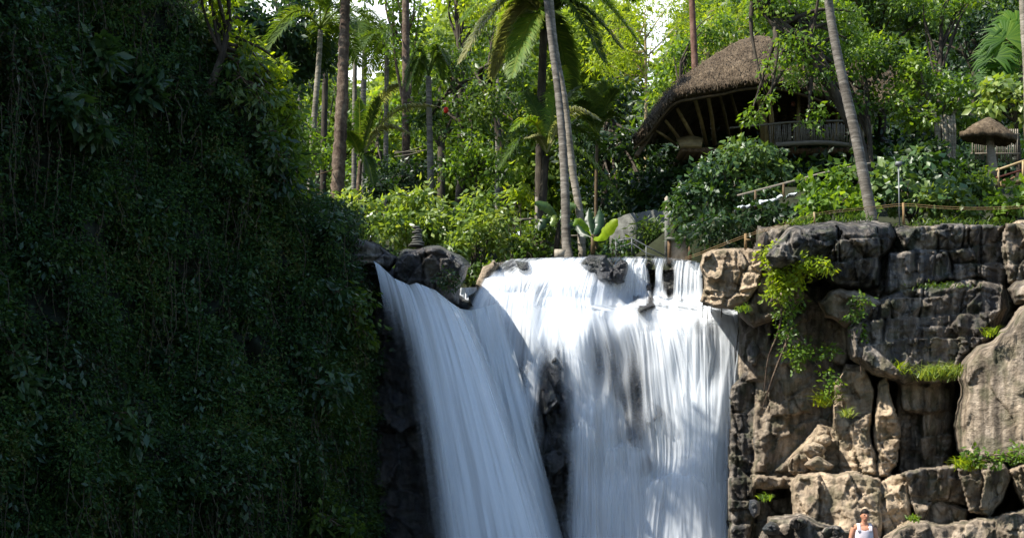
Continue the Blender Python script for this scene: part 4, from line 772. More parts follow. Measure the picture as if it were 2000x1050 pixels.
def grass(label, px, py, Y, wpx, hpx, n, m, seed, name='grass_tuft'):
    r = np.random.default_rng(seed); s = Y / FPX; c = P(px, py, Y); p = c + np.stack([r.normal(size=n) * wpx * s * .4, r.normal(size=n) * .15, r.normal(size=n) * .03], -1)
    d = unit(r.normal(size=(n, 3)) * [.6, .5, .1] + [0, -.25, 1]); L = hpx * s * (.5 + .8 * r.random(n)); wv = unit(np.cross(d, r.normal(size=(n, 3)))) * .012
    p1 = p + d * L[:, None] * .6; p2 = p1 + unit(d + np.stack([d[:, 0] * 1.5, d[:, 1] * 1.5 - .2, 0 * L - .7], -1)) * L[:, None] * .5
    V = np.stack([p - wv, p + wv, p1 + wv * .8, p1 - wv * .8, p2], 1).reshape(-1, 3); k = np.arange(n)[:, None] * 5
    o = mesh(name, V, [k + [0, 1, 2, 3], k + [3, 2, 4]], M[m], None, {'rnd': np.repeat(r.random(n), 5)}, origin=c); return tag(o, label, 'grass tuft')
grass('green grass tuft on the small ledge above the tan columns', 1752, 728, 34.2, 26, 26, 260, 'leaf_lime', 1)
grass('dry yellow grass tuft hanging on the ledge under the dark arch', 1835, 738, 34.0, 46, 34, 500, 'leaf_pale', 2)
grass('small grass tuft in the crack of the tall pale slab', 1934, 655, 32.4, 10, 22, 60, 'leaf_lime', 3)
grass('grass on the ledge left of the green bush above the bottom blocks', 1890, 912, 31.6, 30, 26, 260, 'leaf_lime', 4)
grass('tiny green tuft on the tan ledge right of the man', 1785, 1014, 31.0, 12, 10, 120, 'leaf_bright', 5)
# left cliff plants one can tell apart
def wallY(px, py): return float(Yl(np.array(float(px)), np.array(float(py)))) - .7
for k, (x, y, rx, ry, m, L, lb) in enumerate([(175, 95, 36, 26, 'leaf_teal', .42, 'large leaved branch high on the dark cliff near the top left'), (250, 165, 50, 26, 'leaf_teal', .42, 'pale green large leaved branch in the upper left of the dark cliff'), (115, 195, 36, 30, 'leaf_teal', .36, 'small broad leaved shrub left of the pale green branch on the cliff'),
        (175, 245, 30, 18, 'leaf_teal', .36, 'broad leaved shrub just below the pale green branch on the cliff'), (470, 150, 60, 60, 'leaf_glossy', .26, 'glossy shrub on the upper rim of the dark cliff'), (500, 260, 60, 60, 'leaf_glossy', .26, 'glossy shrub hanging on the right rim of the cliff'), (540, 330, 40, 50, 'leaf_teal', .28, 'leafy shrub low on the right rim of the cliff'),
        (640, 560, 60, 46, 'leaf_teal', .26, 'leafy shrub on the cliff left of the notch of the left waterfall'), (690, 600, 40, 60, 'leaf_mid', .24, 'green shrub on the cliff edge beside the left waterfall'), (620, 740, 60, 40, 'leaf_teal', .28, 'shrub of long leaves low on the cliff left of the left waterfall'),
        (230, 820, 60, 40, 'leaf_teal', .3, 'fresh green plant with long leaves low on the dark cliff'), (330, 700, 50, 30, 'leaf_teal', .3, 'long leaved plant in the middle of the dark cliff'), (640, 1010, 60, 30, 'leaf_mid', .28, 'leafy plant at the bottom of the cliff beside the left waterfall'), (25, 690, 30, 60, 'leaf_teal', .28, 'green climbing plant at the left edge of the photo'), (430, 950, 60, 40, 'leaf_dark', .26, 'dark leafy plant near the bottom of the cliff')]):
    creeper(lb, [(x, y, wallY(x, y), rx, ry), (x + rx * .6, y + ry * .7, wallY(x, y), rx * .6, ry * .6)], m, L * .9, 60 + k, cat='cliff plant', name='cliff_shrub', csize=.34, dens=.9, W=.42)
# rim foliage catching the sun, and two unseen trees added for their shadow
plant('rim_tree', 'tree on the cliff rim with sunlit yellow green edge at the top', 'tree', P(430, 120, 33.5), [(430, 20, 33.6, 40, 60), (470, 85, 34, 36, 44), (530, 130, 34.8, 44, 44), (545, 190, 35.2, 30, 36), (400, -60, 33, 60, 60)], 'leaf_lime', L=.24, csize=.34, nper=20, dens=.8, trunk=[(400, 200, 33.6), (430, 120, 33.6), (450, 40, 33.6)], tr=.12, seed=71, W=.42)
plant('rim_tree', 'unseen tall rim tree added above the dark cliff to break its shadow edge', 'tree', P(150, -200, 31), [(60, -420, 31, 90, 80), (170, -330, 32, 80, 60), (-60, -560, 31, 90, 80)], 'leaf_mid', L=.26, csize=.42, nper=18, dens=.6, trunk=[(150, -160, 31.6), (130, -260, 31.6), (90, -420, 31.6)], tr=.2, seed=73)  # out of view, added to break up the hard shadow line on the falls
plant('rim_tree', 'unseen leafy rim tree added over the cliff to shade the falls', 'tree', P(395, -10, 34), [(405, -180, 34.4, 50, 50), (415, -270, 34, 60, 60), (400, -380, 33.8, 60, 70), (430, -480, 33.6, 60, 60)], 'leaf_mid', L=.26, csize=.42, nper=22, dens=1., trunk=[(395, -10, 34), (398, -120, 34), (405, -300, 34)], tr=.16, seed=74)  # shade tree out of view, its crown placed to darken the lower falls
plant('rim_tree', 'leaning rim tree with small leaves hanging above the notch side of the cliff', 'tree', P(560, 330, 36), [(560, 260, 36, 40, 60), (590, 340, 36.6, 34, 50), (560, 200, 35.6, 34, 34)], 'leaf_mid', L=.22, csize=.34, nper=20, dens=.8, trunk=[(540, 380, 36.4), (560, 320, 36), (560, 240, 36)], tr=.1, seed=72)

# ================================================================== PALMS AND TRUNKS
def palm(name, label, cat, line, r0, r1, bark, crownc=None, fr=(), rings=.05, lump=.05):
    e = thing(name, label, cat, P(*line[0])); trunkline(e, line, r0, r1, bark, rings=rings, n=70, lump=lump)
    for f in fr: frond(e, *f[:-1], **f[-1]) if len(f) > 1 else frond(e, f[0])
    return e
def up_fronds(e, c, n, ln, seed, m='frond', L=.8, lift=.9, drop=1.2, nn=34):
    r = np.random.default_rng(seed)
    for k in range(n):
        a = 2 * np.pi * k / n + r.normal() * .25; q = c + np.array([math.cos(a) * ln, math.sin(a) * ln, -drop * r.random() + .5 * (r.random() - .2)])
        frond(e, arc(c, q, lift * (.7 + .5 * r.random())), L=L, n=nn, m=m, rs=r)
e = palm('rugged_palm', 'thick rugged brown trunk of a tall palm left of the sky gap', 'palm', [base(655, 46), (660, 360, 46), (668, 200, 46), (672, 80, 46), (676, -60, 46)], .25, .14, 'bark_brown', lump=.3, rings=.06)
up_fronds(e, P(677, -80, 46), 9, 2.6, 1, L=.8)
e = palm('slim_palm', 'slim yellowish trunk standing left of the thick rugged one', 'palm', [base(603, 50), (606, 340, 50), (613, 240, 50), (622, 130, 50), (626, 60, 50)], .12, .09, 'bark_pale')
up_fronds(e, P(626, 55, 50), 8, 2.2, 2, L=.7)
e = palm('slim_palm', 'dark thin trunk crossing the top edge left of the rugged trunk', 'palm', [base(628, 60), (632, 300, 60), (637, 100, 60), (641, -40, 60)], .14, .12, 'bark_dark')
up_fronds(e, P(641, -60, 60), 8, 3, 3, L=.9)
e = palm('slim_palm', 'short grey palm trunk standing behind the sunlit shrubs', 'palm', [base(843, 47), (841, 350, 47), (839, 250, 47), (837, 150, 47)], .12, .09, 'bark_grey')
up_fronds(e, P(837, 148, 47), 6, .9, 4, L=.35, m='frond')
e = palm('far_palm', 'distant palm with small drooping crown in the sky gap', 'palm', [base(709, 75), (709, 240, 75), (711, 150, 75), (713, 80, 75)], .16, .13, 'bark_grey')
up_fronds(e, P(713, 76, 75), 11, 2.2, 5, L=.8, lift=.9, drop=2.)
for k_, (x_, Y_2, ty, lb_) in enumerate([(583, 64, 90, 'slim far palm trunk furthest left beside the cliff rim'), (690, 68, 60, 'slim far palm just right of the thick rugged trunk'), (752, 66, 90, 'slim far palm trunk under the airy tall tree'), (970, 70, -20, 'slim far palm trunk left of the coconut palm crown')]):
    e = palm('slim_palm', lb_, 'palm', [base(x_, Y_2), (x_ + 2, 260, Y_2), (x_ + 4, ty, Y_2)], .13, .1, 'bark_grey'); up_fronds(e, P(x_ + 4, ty - 4, Y_2), 9, 2.2, 40 + k_, L=.7, lift=.9, drop=1.8)
e = palm('tall_trunk', 'brown straight trunk in the shade behind the short grey one', 'tree', [base(792, 55), (793, 280, 55), (793, 150, 55), (792, -40, 55)], .17, .14, 'bark_brown')
e = palm('tall_trunk', 'red brown straight pole trunk rising behind the thatched roof', 'tree', [base(1362, 55), (1358, 150, 55), (1353, 40, 55), (1349, -60, 55)], .14, .11, 'bark_red')
e = palm('leaning_palm', 'slim pale grey leaning palm trunk in front of the hut', 'palm', [(1704, 432, 36.3), (1690, 360, 36.3), (1668, 250, 36.3), (1645, 150, 36.3), (1625, 50, 36.3), (1612, -50, 36.3)], .15, .1, 'bark_grey', rings=.03)
up_fronds(e, P(1610, -70, 36.3), 8, 1.2, 6, L=.5, drop=.2, lift=.8)
e = palm('twin_palm', 'right one of the two tall pale palm trunks above the waterfall lip', 'palm', [base(1140, 42.6), (1133, 425, 42.6), (1118, 330, 42.6), (1103, 200, 42.6), (1084, 90, 42.6), (1070, -60, 42.6)], .125, .085, 'bark_pale', rings=.04)
up_fronds(e, P(1069, -90, 42.6), 8, 1.3, 7, L=.5, drop=.2, lift=.9)
e = palm('twin_palm', 'left one of the two tall palm trunks rooted at the waterfall lip', 'palm', [(1112, 510, 41.4), (1106, 470, 41.6), (1104, 380, 41.8), (1099, 280, 42), (1090, 180, 42.2), (1078, 90, 42.4), (1060, -60, 42.6)], .15, .085, 'bark_grey', rings=.04)
up_fronds(e, P(1058, -80, 42.6), 8, 1.3, 8, L=.5, drop=.2, lift=.9)
# the coconut palm behind the twin trunks
cc = P(1060, 30, 45); e = thing('coconut_palm', 'coconut palm with long arching fronds behind the two tall pale trunks', 'palm', P(*base(1052, 45)))
trunkline(e, [base(1052, 45), (1054, 360, 45), (1057, 200, 45), (1062, 60, 45)], .16, .12, 'bark_dark', n=50, rings=.05)
for (x, y, Y, lift, m, L) in [(1180, 120, 43.4, 1., 'frond', .8), (902, 42, 43.5, 1.0, 'frond_bright', .85), (898, 122, 43.6, 1.1, 'frond_pale', .85), (1262, 105, 44, 1.3, 'frond_bright', .85), (1215, 95, 43.6, .8, 'frond', .7), (1000, 150, 43.4, .6, 'frond_bright', .8), (960, 150, 46, .9, 'frond_pale', .8), (1120, 190, 46.5, .6, 'frond', .8), (985, 60, 46, .6, 'frond_bright', .8), (1240, 0, 46, .9, 'frond_bright', .8), (980, -50, 46, .8, 'frond', .8), (1150, -60, 45, .8, 'frond', .8), (1050, -90, 46.5, .3, 'frond_bright', .7)]:
    frond(e, arc(cc, P(x, y, Y), lift), L=L, n=130, m=m, droop=.65, rs=np.random.default_rng(int(x)))
# young palm lower down
cc = P(1068, 300, 44); e = thing('young_palm', 'young palm in the shade with one long frond drooping to the right', 'palm', P(*base(1058, 44)))
trunkline(e, [base(1058, 44), (1060, 400, 44), (1067, 305, 44)], .15, .1, 'bark_dark', lump=.3, n=30)
for (x, y, Y, lift, m, L) in [(1222, 405, 43, .75, 'frond', .6), (1172, 235, 43, .8, 'frond_pale', .55), (1000, 255, 43.2, .7, 'frond_bright', .5), (975, 330, 43.4, .7, 'frond', .6), (1130, 170, 44.6, .4, 'frond', .6), (1030, 180, 45, .3, 'frond', .6), (1100, 130, 45, .3, 'frond_bright', .6), (1190, 300, 44.6, .8, 'frond', .6), (1028, 270, 43, .3, 'frond_pale', .3)]:
    frond(e, arc(cc, P(x, y, Y), lift), L=L, n=44, m=m, droop=.8, rs=np.random.default_rng(int(x) + 1))
cc = P(1165, 270, 46); e = thing('areca_palm', 'slim green stemmed palm with upright fan of leaves right of the twin trunks', 'palm', P(*base(1165, 46)))
trunkline(e, [base(1165, 46), (1164, 400, 46), (1166, 275, 46)], .06, .05, 'bamboo_dark', n=30)
for (x, y, lift) in [(1130, 200, .3), (1205, 175, .3), (1225, 240, .5), (1110, 250, .5), (1180, 160, .1), (1150, 175, .1)]:
    frond(e, arc(cc, P(x, y, 45.6), lift), L=.5, n=34, m='frond', droop=.5, rs=np.random.default_rng(int(x) + 2))
# small palm with pale arching fronds behind the left shrubs
cc = P(705, 310, 47); e = thing('small_palm', 'small palm with pale shining fronds arching right behind the left shrubs', 'palm', P(*base(700, 47)))
trunkline(e, [base(700, 47), (700, 380, 47), (704, 315, 47)], .1, .07, 'bark_brown', n=30)
for (x, y, lift, m, L) in [(852, 208, .75, 'frond_pale', .45), (776, 165, .6, 'frond_pale', .5), (702, 195, .1, 'frond_bright', .4), (682, 260, .1, 'frond_bright', .45), (650, 230, .4, 'frond', .5), (800, 260, .6, 'frond_pale', .45), (740, 190, .2, 'frond', .5), (730, 360, .4, 'frond', .5)]:
    frond(e, arc(cc, P(x, y, 46.6), lift), L=L, n=44, m=m, droop=.9, rs=np.random.default_rng(int(x) + 3))
# fan palm at the right edge
def fan(e, c, face, rad, n, m, seed, name='fan_leaf'):
    r = np.random.default_rng(seed); f = unit(np.asarray(face, float)); up = unit(np.array([r.normal() * .3, 0, 1.]) - f * f[2]); sd = np.cross(up, f)
    V = []; F = []; an = np.linspace(-2.3, 2.3, n)
    for k, a in enumerate(an):
        d = math.sin(a) * sd + math.cos(a) * up; q = np.cross(d, f); ln = rad * (.85 + .25 * r.random()); wd = rad * .055
        p1 = c + d * ln * .6; p2 = p1 + unit(d - f * .1 + np.array([0, 0, -.5 - .3 * r.random()])) * ln * .4; i = len(V)
        V += [c, p1 - q * wd + f * .02, p1 + f * .05, p1 + q * wd + f * .02, p2]; F += [[i, i + 1, i + 2, i + 4], [i, i + 2, i + 3, i + 4]]
        F[-2] = [i, i + 1, i + 2, i + 2]; F[-1] = [i, i + 2, i + 3, i + 3]
        F = F[:-2]; F += [[i, i + 1, i + 2], [i, i + 2, i + 3], [i + 1, i + 4, i + 2], [i + 2, i + 4, i + 3]]
    return mesh(name, np.array(V), np.array(F), M[m], e, {'rnd': np.repeat(r.random(n), 5)})
e = thing('fan_palm', 'bright green fan palm at the upper right edge', 'palm', P(*base(2010, 43)))
trunkline(e, [base(2010, 43), (2008, 300, 43), (1996, 130, 43)], .12, .08, 'bark_brown', n=24)
for k, (x, y, fx, fz, rad, m) in enumerate([(1965, 75, -.3, .3, .95, 'fan'), (1940, 110, -.6, .2, .8, 'fan'), (1985, 50, .0, .5, .9, 'fan'), (1955, 130, -.3, .6, .7, 'fan'), (2010, 90, .3, .3, .9, 'fan'), (1930, 150, -.6, .6, .6, 'fan'), (1990, 140, 0, .5, .7, 'fan')]):
    c = P(x, y, 42.6 + .1 * k); f = fan(e, c, (fx, -1, fz), rad, 30, m, k)
    b = MB(); b.tube(arc(P(1996, 135, 43), c, .1), .015, 5); b.build('leaf_stalk', M['bamboo'], e)
e = palm('tall_trunk', 'pale blue grey trunk at the top right corner', 'tree', [base(2012, 41), (2006, 150, 41), (2000, 60, 41), (1994, -60, 41)], .12, .09, 'bark_pale')
# banana plant
e = thing('banana_plant', 'young banana plant with one glowing yellow green leaf beside the twin trunks', 'banana plant', P(1158, 494, 40.8))
b = MB(); b.tube([P(1158, 496, 40.8), P(1158, 475, 40.8), P(1157, 458, 40.8)], [.07, .06, .045], 8, .1); b.build('stem', M['bamboo_dark'], e, smooth=True)
def blade(e, pts, w, m, seed):
    q = catmull([P(*p) for p in pts], 22); t = unit(np.gradient(q, axis=0)); r = np.random.default_rng(seed)
    sd = unit(np.cross(t, np.array([0, -1., .25]))); n = np.cross(sd, t); f = np.linspace(0, 1, 22); wd = w * np.clip(np.sin(np.pi * np.clip((f - .12) / .9, 0, 1)), .03, 1)**.55
    rows = [q + sd * (wd * s * .5)[:, None] - n * (wd * abs(s) * .18)[:, None] * (1 if abs(s) < 1 else 1.3) for s in (-1, -.5, 0, .5, 1)]
    V = np.stack(rows, 1); V[:, [0, 4]] += r.normal(size=(22, 2, 3)) * .012
    i = np.arange(21)[:, None] * 5 + np.arange(4)[None]; F = np.stack([i, i + 1, i + 6, i + 5], -1).reshape(-1, 4)
    mesh('banana_leaf', V.reshape(-1, 3), F, M[m], e, {'rnd': np.repeat(.3 + .4 * r.random(22), 5)}, smooth=True)
for k, (pts, wd, m) in enumerate([([(1158, 462, 40.8), (1170, 462, 40.5), (1190, 445, 40.2), (1206, 428, 40.1)], .36, 'banana'), ([(1158, 465, 40.8), (1166, 463, 40.4), (1175, 460, 40.2)], .2, 'banana'), ([(1156, 462, 40.8), (1146, 445, 40.6), (1130, 430, 40.5), (1120, 440, 40.4)], .2, 'frond_bright'), ([(1158, 462, 40.8), (1170, 440, 41), (1172, 410, 41.1)], .28, 'leaf_teal'), ([(1157, 462, 40.8), (1152, 435, 41), (1150, 408, 41.2)], .24, 'leaf_dark'),
        ([(1157, 464, 40.8), (1140, 455, 41), (1128, 440, 41.2), (1112, 436, 41.2)], .24, 'leaf_dark'), ([(1158, 462, 40.8), (1165, 430, 41.2), (1180, 418, 41.3)], .22, 'leaf_teal')]):
    blade(e, pts, wd, m, k)
e = thing('banana_plant', 'shaded banana plant with drooping pale leaf left of the twin trunks', 'banana plant', P(1086, 500, 42.2))
b = MB(); b.tube([P(1086, 500, 42.2), P(1088, 470, 42.2), P(1092, 430, 42.2)], [.09, .08, .05], 8, .1); b.build('stem', M['bark_dark'], e, smooth=True)
for k, (pts, wd, m) in enumerate([([(1092, 435, 42.2), (1085, 425, 42), (1076, 440, 41.9)], .22, 'leaf_pale'), ([(1092, 432, 42.2), (1070, 405, 42), (1045, 395, 41.9)], .3, 'leaf_glossy'), ([(1092, 432, 42.2), (1108, 405, 42.4), (1125, 400, 42.4)], .3, 'leaf_glossy'), ([(1090, 440, 42.2), (1066, 430, 42), (1052, 450, 41.9)], .28, 'leaf_dark')]):
    blade(e, pts, wd, m, k + 20)
# ================================================================== BUILT THINGS
# ---- big thatched hut
hut = thing('thatched_hut', 'large open bamboo hut with a sweeping saddle shaped thatched roof on the slope', 'hut', P(1540, 300, 47))
NU = 90
ev = catmull([P(1238, 271, 45.5), P(1262, 248, 45.3), P(1288, 214, 45.2), P(1318, 182, 45.1), P(1360, 172, 45.1), P(1410, 164, 45.1), P(1455, 154, 45.2), P(1520, 153, 45.4), P(1590, 172, 45.8), P(1660, 196, 46.4), P(1725, 192, 47), P(1790, 156, 47.8)], NU)
rg = catmull([P(1240, 268, 45.9), P(1260, 238, 46.6), P(1292, 192, 47.4), P(1330, 158, 48), P(1365, 126, 48.4), P(1408, 97, 48.6), P(1480, 70, 48.8), P(1560, 80, 49), P(1640, 100, 49.2), P(1690, 112, 49.4), P(1740, 128, 49.6), P(1795, 153, 49.6)], NU)
bk = catmull([P(1242, 270, 46.4), P(1275, 268, 48.6), P(1310, 266, 50.4), P(1350, 264, 51.8), P(1400, 262, 52.6), P(1460, 258, 53), P(1520, 254, 53.2), P(1580, 248, 53.2), P(1640, 240, 53), P(1690, 228, 52.8), P(1745, 205, 52), P(1797, 160, 51)], NU)
def roofsheet(off):
    rows = []; nv = 26
    for i in range(nv):
        f = i / (nv - 1); rows.append(ev + (rg - ev) * f + np.array([0, 0, .10 * math.sin(math.pi * f)]) * sstep(.08, .4, np.linspace(0, 1, NU))[:, None])
    for i in range(1, nv):
        f = i / (nv - 1); rows.append(rg + (bk - rg) * f + np.array([0, 0, .35 * math.sin(math.pi * f)]) * sstep(.08, .4, np.linspace(0, 1, NU))[:, None])
    return np.stack(rows, 0) + np.array([0, 0, off])
T1 = roofsheet(.0); nr = T1.shape[0]
lump = .14 * fbm(T1[..., 0] * 1.3, T1[..., 1] * 1.3, T1[..., 2] * 1.3, 4, 5) + .035 * vnoise(T1[..., 0] * 9, T1[..., 1] * 3, T1[..., 2] * 3)
T1 = T1.copy(); T1[..., 2] += lump; T2 = roofsheet(-.24); T2[0, :, 1] += .1
i = np.arange(nr - 1)[:, None] * NU + np.arange(NU - 1)[None]; F1 = np.stack([i, i + 1, i + NU + 1, i + NU], -1).reshape(-1, 4); nn = nr * NU
edge = []
for j in range(NU - 1): edge += [[j, j + nn, j + 1 + nn, j + 1], [(nr - 1) * NU + j + 1, (nr - 1) * NU + j + 1 + nn, (nr - 1) * NU + j + nn, (nr - 1) * NU + j]]
for r_ in range(nr - 1): edge += [[r_ * NU, (r_ + 1) * NU, (r_ + 1) * NU + nn, r_ * NU + nn], [r_ * NU + NU - 1, r_ * NU + NU - 1 + nn, (r_ + 1) * NU + NU - 1 + nn, (r_ + 1) * NU + NU - 1]]
roof = mesh('roof', np.vstack([T1.reshape(-1, 3), T2.reshape(-1, 3)]), np.vstack([F1, F1[:, ::-1] + nn, edge]), M['thatch'], hut, {'rnd': np.zeros(2 * nn)}, smooth=True)
# shaggy straw laid down the slope
rs = np.random.default_rng(3); n = 15000; a = rs.random(n) * (NU - 2); b_ = rs.random(n) * 25.0; ia = a.astype(int); ib = b_.astype(int)
p = T1[ib, ia]; dn = unit(T1[np.maximum(ib - 1, 0), ia] - T1[ib + 1, ia] + 1e-6); nrm = np.array([0, -.5, .8])
pv = p + rs.normal(size=(n, 3)) * .05; V, F = leaf_arrays(pv + nrm * .02, dn + rs.normal(size=(n, 3)) * .12 + [0, 0, .02], nrm + rs.normal(size=(n, 3)) * .1, .2, .022, .1)
mesh('straw_layer', V, F, M['thatch'], hut, {'rnd': np.zeros(len(V))})
fr = MB(); n = 900; t = rs.random(n) * (NU - 1.01); q = ev[t.astype(int)] * (1 - (t % 1))[:, None] + ev[t.astype(int) + 1] * (t % 1)[:, None]
V, F = leaf_arrays(q + rs.normal(size=(n, 3)) * .04 + [0, -.02, .02], np.array([0, -.35, -1]) + rs.normal(size=(n, 3)) * .25, np.tile([0, -1., .1], (n, 1)), .2, .05, .1)
straw = MB().add(V, F).build('eave_fringe', M['thatch'], hut)
b = MB(); b.tube(ev + np.array([0, .12, -.3]), .05, 7); b.build('eave_pole', M['bamboo_dark'], hut, smooth=True)
b = MB(); b.tube(rg + np.array([0, -.6, -.75]), .08, 7); b.build('ridge_pole', M['bamboo_dark'], hut, smooth=True)
for (x0, y0, Y0, x1, y1, Y1, r) in [(1355, 186, 46, 1380, 285, 47.6, .075), (1381, 178, 46, 1396, 282, 47.6, .075), (1322, 212, 46, 1364, 292, 47.6, .07), (1300, 236, 46.2, 1338, 290, 48, .06), (1283, 256, 46.2, 1322, 284, 48, .05), (1404, 180, 48, 1424, 268, 49.6, .06), (1425, 176, 49, 1448, 266, 50, .06), (1478, 160, 46, 1492, 288, 46.8, .09), (1499, 160, 46, 1510, 290, 46.8, .09), (1487, 216, 46.5, 1496, 300, 46.9, .16), (1560, 176, 46.6, 1555, 288, 46.8, .07), (1640, 205, 47, 1622, 290, 47.4, .08), (1690, 210, 47.6, 1672, 320, 47.6, .09), (1720, 200, 48, 1683, 270, 48, .08), (1705, 190, 47.6, 1690, 330, 47.8, .07)]:
    b = MB(); b.tube([P(x0, y0, Y0), (P(x0, y0, Y0) + P(x1, y1, Y1)) / 2 + [0.03, 0, .0], P(x1, y1, Y1)], [r * .8, r * .9, r], 8, .08); b.build('post', M['bamboo'], hut, smooth=True)
for k in range(14):
    j = 8 + k * 5; b = MB(); b.tube([ev[j] + [0, .1, -.33], (ev[j] + rg[j]) / 2 + [0, 0, .02], rg[j] + [0, -.3, -.4]], .035, 5); b.build('rafter', M['bamboo_dark'], hut)
b = MB()   # deck: thick planked disc
for k in range(30):
    x = 1330 + k * 12.2; y = 287 + 3 * math.sin(k / 29 * 3.1); b.add(*(lambda A, B: (np.array([A[0], A[1], A[2], A[3], B[0], B[1], B[2], B[3]]), np.array([[0, 1, 2, 3], [4, 7, 6, 5], [0, 4, 5, 1], [1, 5, 6, 2], [2, 6, 7, 3], [3, 7, 4, 0]])))([P(x, y, 46.4), P(x + 11.6, y, 46.4), P(x + 11.6, y, 46.4) + [0, 5.5, .1], P(x, y, 46.4) + [0, 5.5, .1]], [P(x, y, 46.4) - [0, 0, .16], P(x + 11.6, y, 46.4) - [0, 0, .16], P(x + 11.6, y, 46.4) + [0, 5.5, -.06], P(x, y, 46.4) + [0, 5.5, -.06]]))
b.build('floor', M['wood_brown'], hut)
b = MB(); b.tube(catmull([P(1515, 283, 46.2), P(1560, 280, 46.1), P(1610, 279, 46.1), P(1665, 284, 46.3)], 16), .075, 8); b.build('floor_beam', M['wood_pale'], hut, smooth=True)
b = MB(); b.tube(catmull([P(1425, 250, 46.4), P(1500, 243, 46.2), P(1560, 238, 46.2), P(1665, 236, 46.4)], 12), .035, 6)
r = np.random.default_rng(8)
for k in range(52):
    x = 1506 + k * 3.05; b.tube([P(x + r.normal() * .8, 281, 46.2), P(x + r.normal() * 1.6, 240 + r.random() * 4, 46.2)], .012 + .012 * r.random(), 4)
b.build('railing', M['wood_pale'], hut)
b = MB()   # woven basket balcony on the left and woven back wall
for k in range(26):
    f = k / 25; x0 = 1322 + 50 * f; x1 = 1336 + 30 * f; b.tube([P(x0, 272 - 6 * math.sin(f * 3), 46.6), P((x0 + x1) / 2, 285, 46.3), P(x1, 300, 46.8)], .03, 4)
b.build('basket_balcony', M['bamboo'], hut)
b = MB()
for k in range(9):
    for j in range(22):
        x = 1300 + j * 17; y = 206 + k * 7; b.box(P(x + 8, y, 51.4 - .05 * (j + k) % 2) , (.26, .03, .1))
b.build('woven_wall', M['wood_brown'], hut)
for x in (1545, 1600, 1655):
    b = MB(); b.tube([P(x, 288, 47), P(x + 3, 340, 47), P(x + 4, gpy(x, 47) + 3, 47)], [.09, .1, .11], 8, .1); b.build('stilt', M['wood_brown'], hut, smooth=True)
b = MB(); cpos = P(1549, 203, 46.4)
n1 = 10
for k in range(n1):
    pass
b.tube([cpos + [0, 0, .09], cpos + [0, 0, .06], cpos, cpos + [0, 0, -.06], cpos + [0, 0, -.09]], [.02, .06, .08, .06, .02], 10)
tag(b.build('hanging_lantern', M['red_wood'], smooth=True, origin=cpos), 'small reddish round lantern hanging inside the open hut', 'lantern')

# ---- small thatched umbrella, and the slat screen behind it
um = thing('thatched_umbrella', 'small conical thatched shelter on one white post at the right edge', 'shelter', P(1938, 322, 40.5))
c0 = P(1931, 229, 40.5); s = 40.5 / FPX; V = []; nr_, na = 12, 48; r = np.random.default_rng(4)
for i in range(nr_):
    f = i / (nr_ - 1)
    for j in range(na):
        a = 2 * np.pi * j / na; rad = 50 * s * (f * (1 - .12 * (1 - f)) + .02) * (1 + .05 * r.normal() * f); z = -(34 * s) * f**1.25 - .03 * r.random() * (f > .9) + .05 * math.sin(a) * f
        V.append(c0 + [rad * math.cos(a), rad * math.sin(a) * .9, z + .02 * r.normal() * f - .09 * f * math.cos(a)])
V = np.array(V); i = np.arange(nr_ - 1)[:, None] * na; j = np.arange(na)[None]; j2 = (j + 1) % na
F = np.stack([i + j, i + na + j, i + na + j2, i + j2], -1).reshape(-1, 4); VB = V - [0, 0, .16]; nV = len(V); jj = np.arange(na); base_ = (nr_ - 1) * na
E = np.stack([base_ + jj, base_ + jj + nV, base_ + (jj + 1) % na + nV, base_ + (jj + 1) % na], 1)
mesh('roof', np.vstack([V, VB]), np.vstack([F, F[:, ::-1] + nV, E]), M['thatch'], um)
b = MB(); b.tube([P(1933, 262, 40.5), P(1935, 290, 40.5), P(1939, 325, 40.5), P(1940, 345, 40.5)], [.1, .11, .13, .13], 10, .05); b.build('post', M['wood_pale'], um, smooth=True)
b = MB()
for k in range(24):
    x = 1900 + k * 3.8; b.tube([P(x + r.normal() * .6, 252, 41.4), P(x + r.normal(), 312 + r.random() * 8, 41.4)], .018, 4)
for y in (262, 300): b.tube([P(1896, y, 41.37), P(1992, y, 41.37)], .02, 5)
tag(b.build('slat_screen', M['wood_pale'], origin=P(1945, 315, 41.4)), 'screen of thin upright sticks behind the small thatched shelter', 'fence')
# ---- wooden steps with red rail at the right edge
st = thing('wooden_stairs', 'wooden stairway with a reddish handrail climbing at the right edge', 'stairs', P(1950, 358, 38.5))
for (y0, y1, nm, m, r_) in [(333, 306, 'handrail', 'bamboo', .035), (347, 326, 'handrail', 'red_wood', .03)]:
    if m == 'red_wood' and m not in M: M['red_wood'] = plain('red_wood', (.2, .05, .03), .7)
    b = MB(); b.tube([P(1946, y0, 38.4), P(2075, y1 - 18, 39)], r_, 6); b.build(nm, M[m], st)
b = MB(); b.tube([P(1955, 362, 38.5), P(2075, 330, 39)], .08, 4); b.build('stringer', M['bamboo'], st)
for k in range(6):
    b = MB(); b.box(P(1962 + k * 18, 357 - k * 5, 38.9 + k * .06), (.26, .7, .05)); b.build('step', M['wood_brown'], st)
for x in (1950, 1998, 2040):
    b = MB(); b.tube([P(x, 370 - (x - 1950) * .2, 38.4), P(x, 328 - (x - 1950) * .28, 38.4)], .03, 6); b.build('rail_post', M['bamboo'], st)
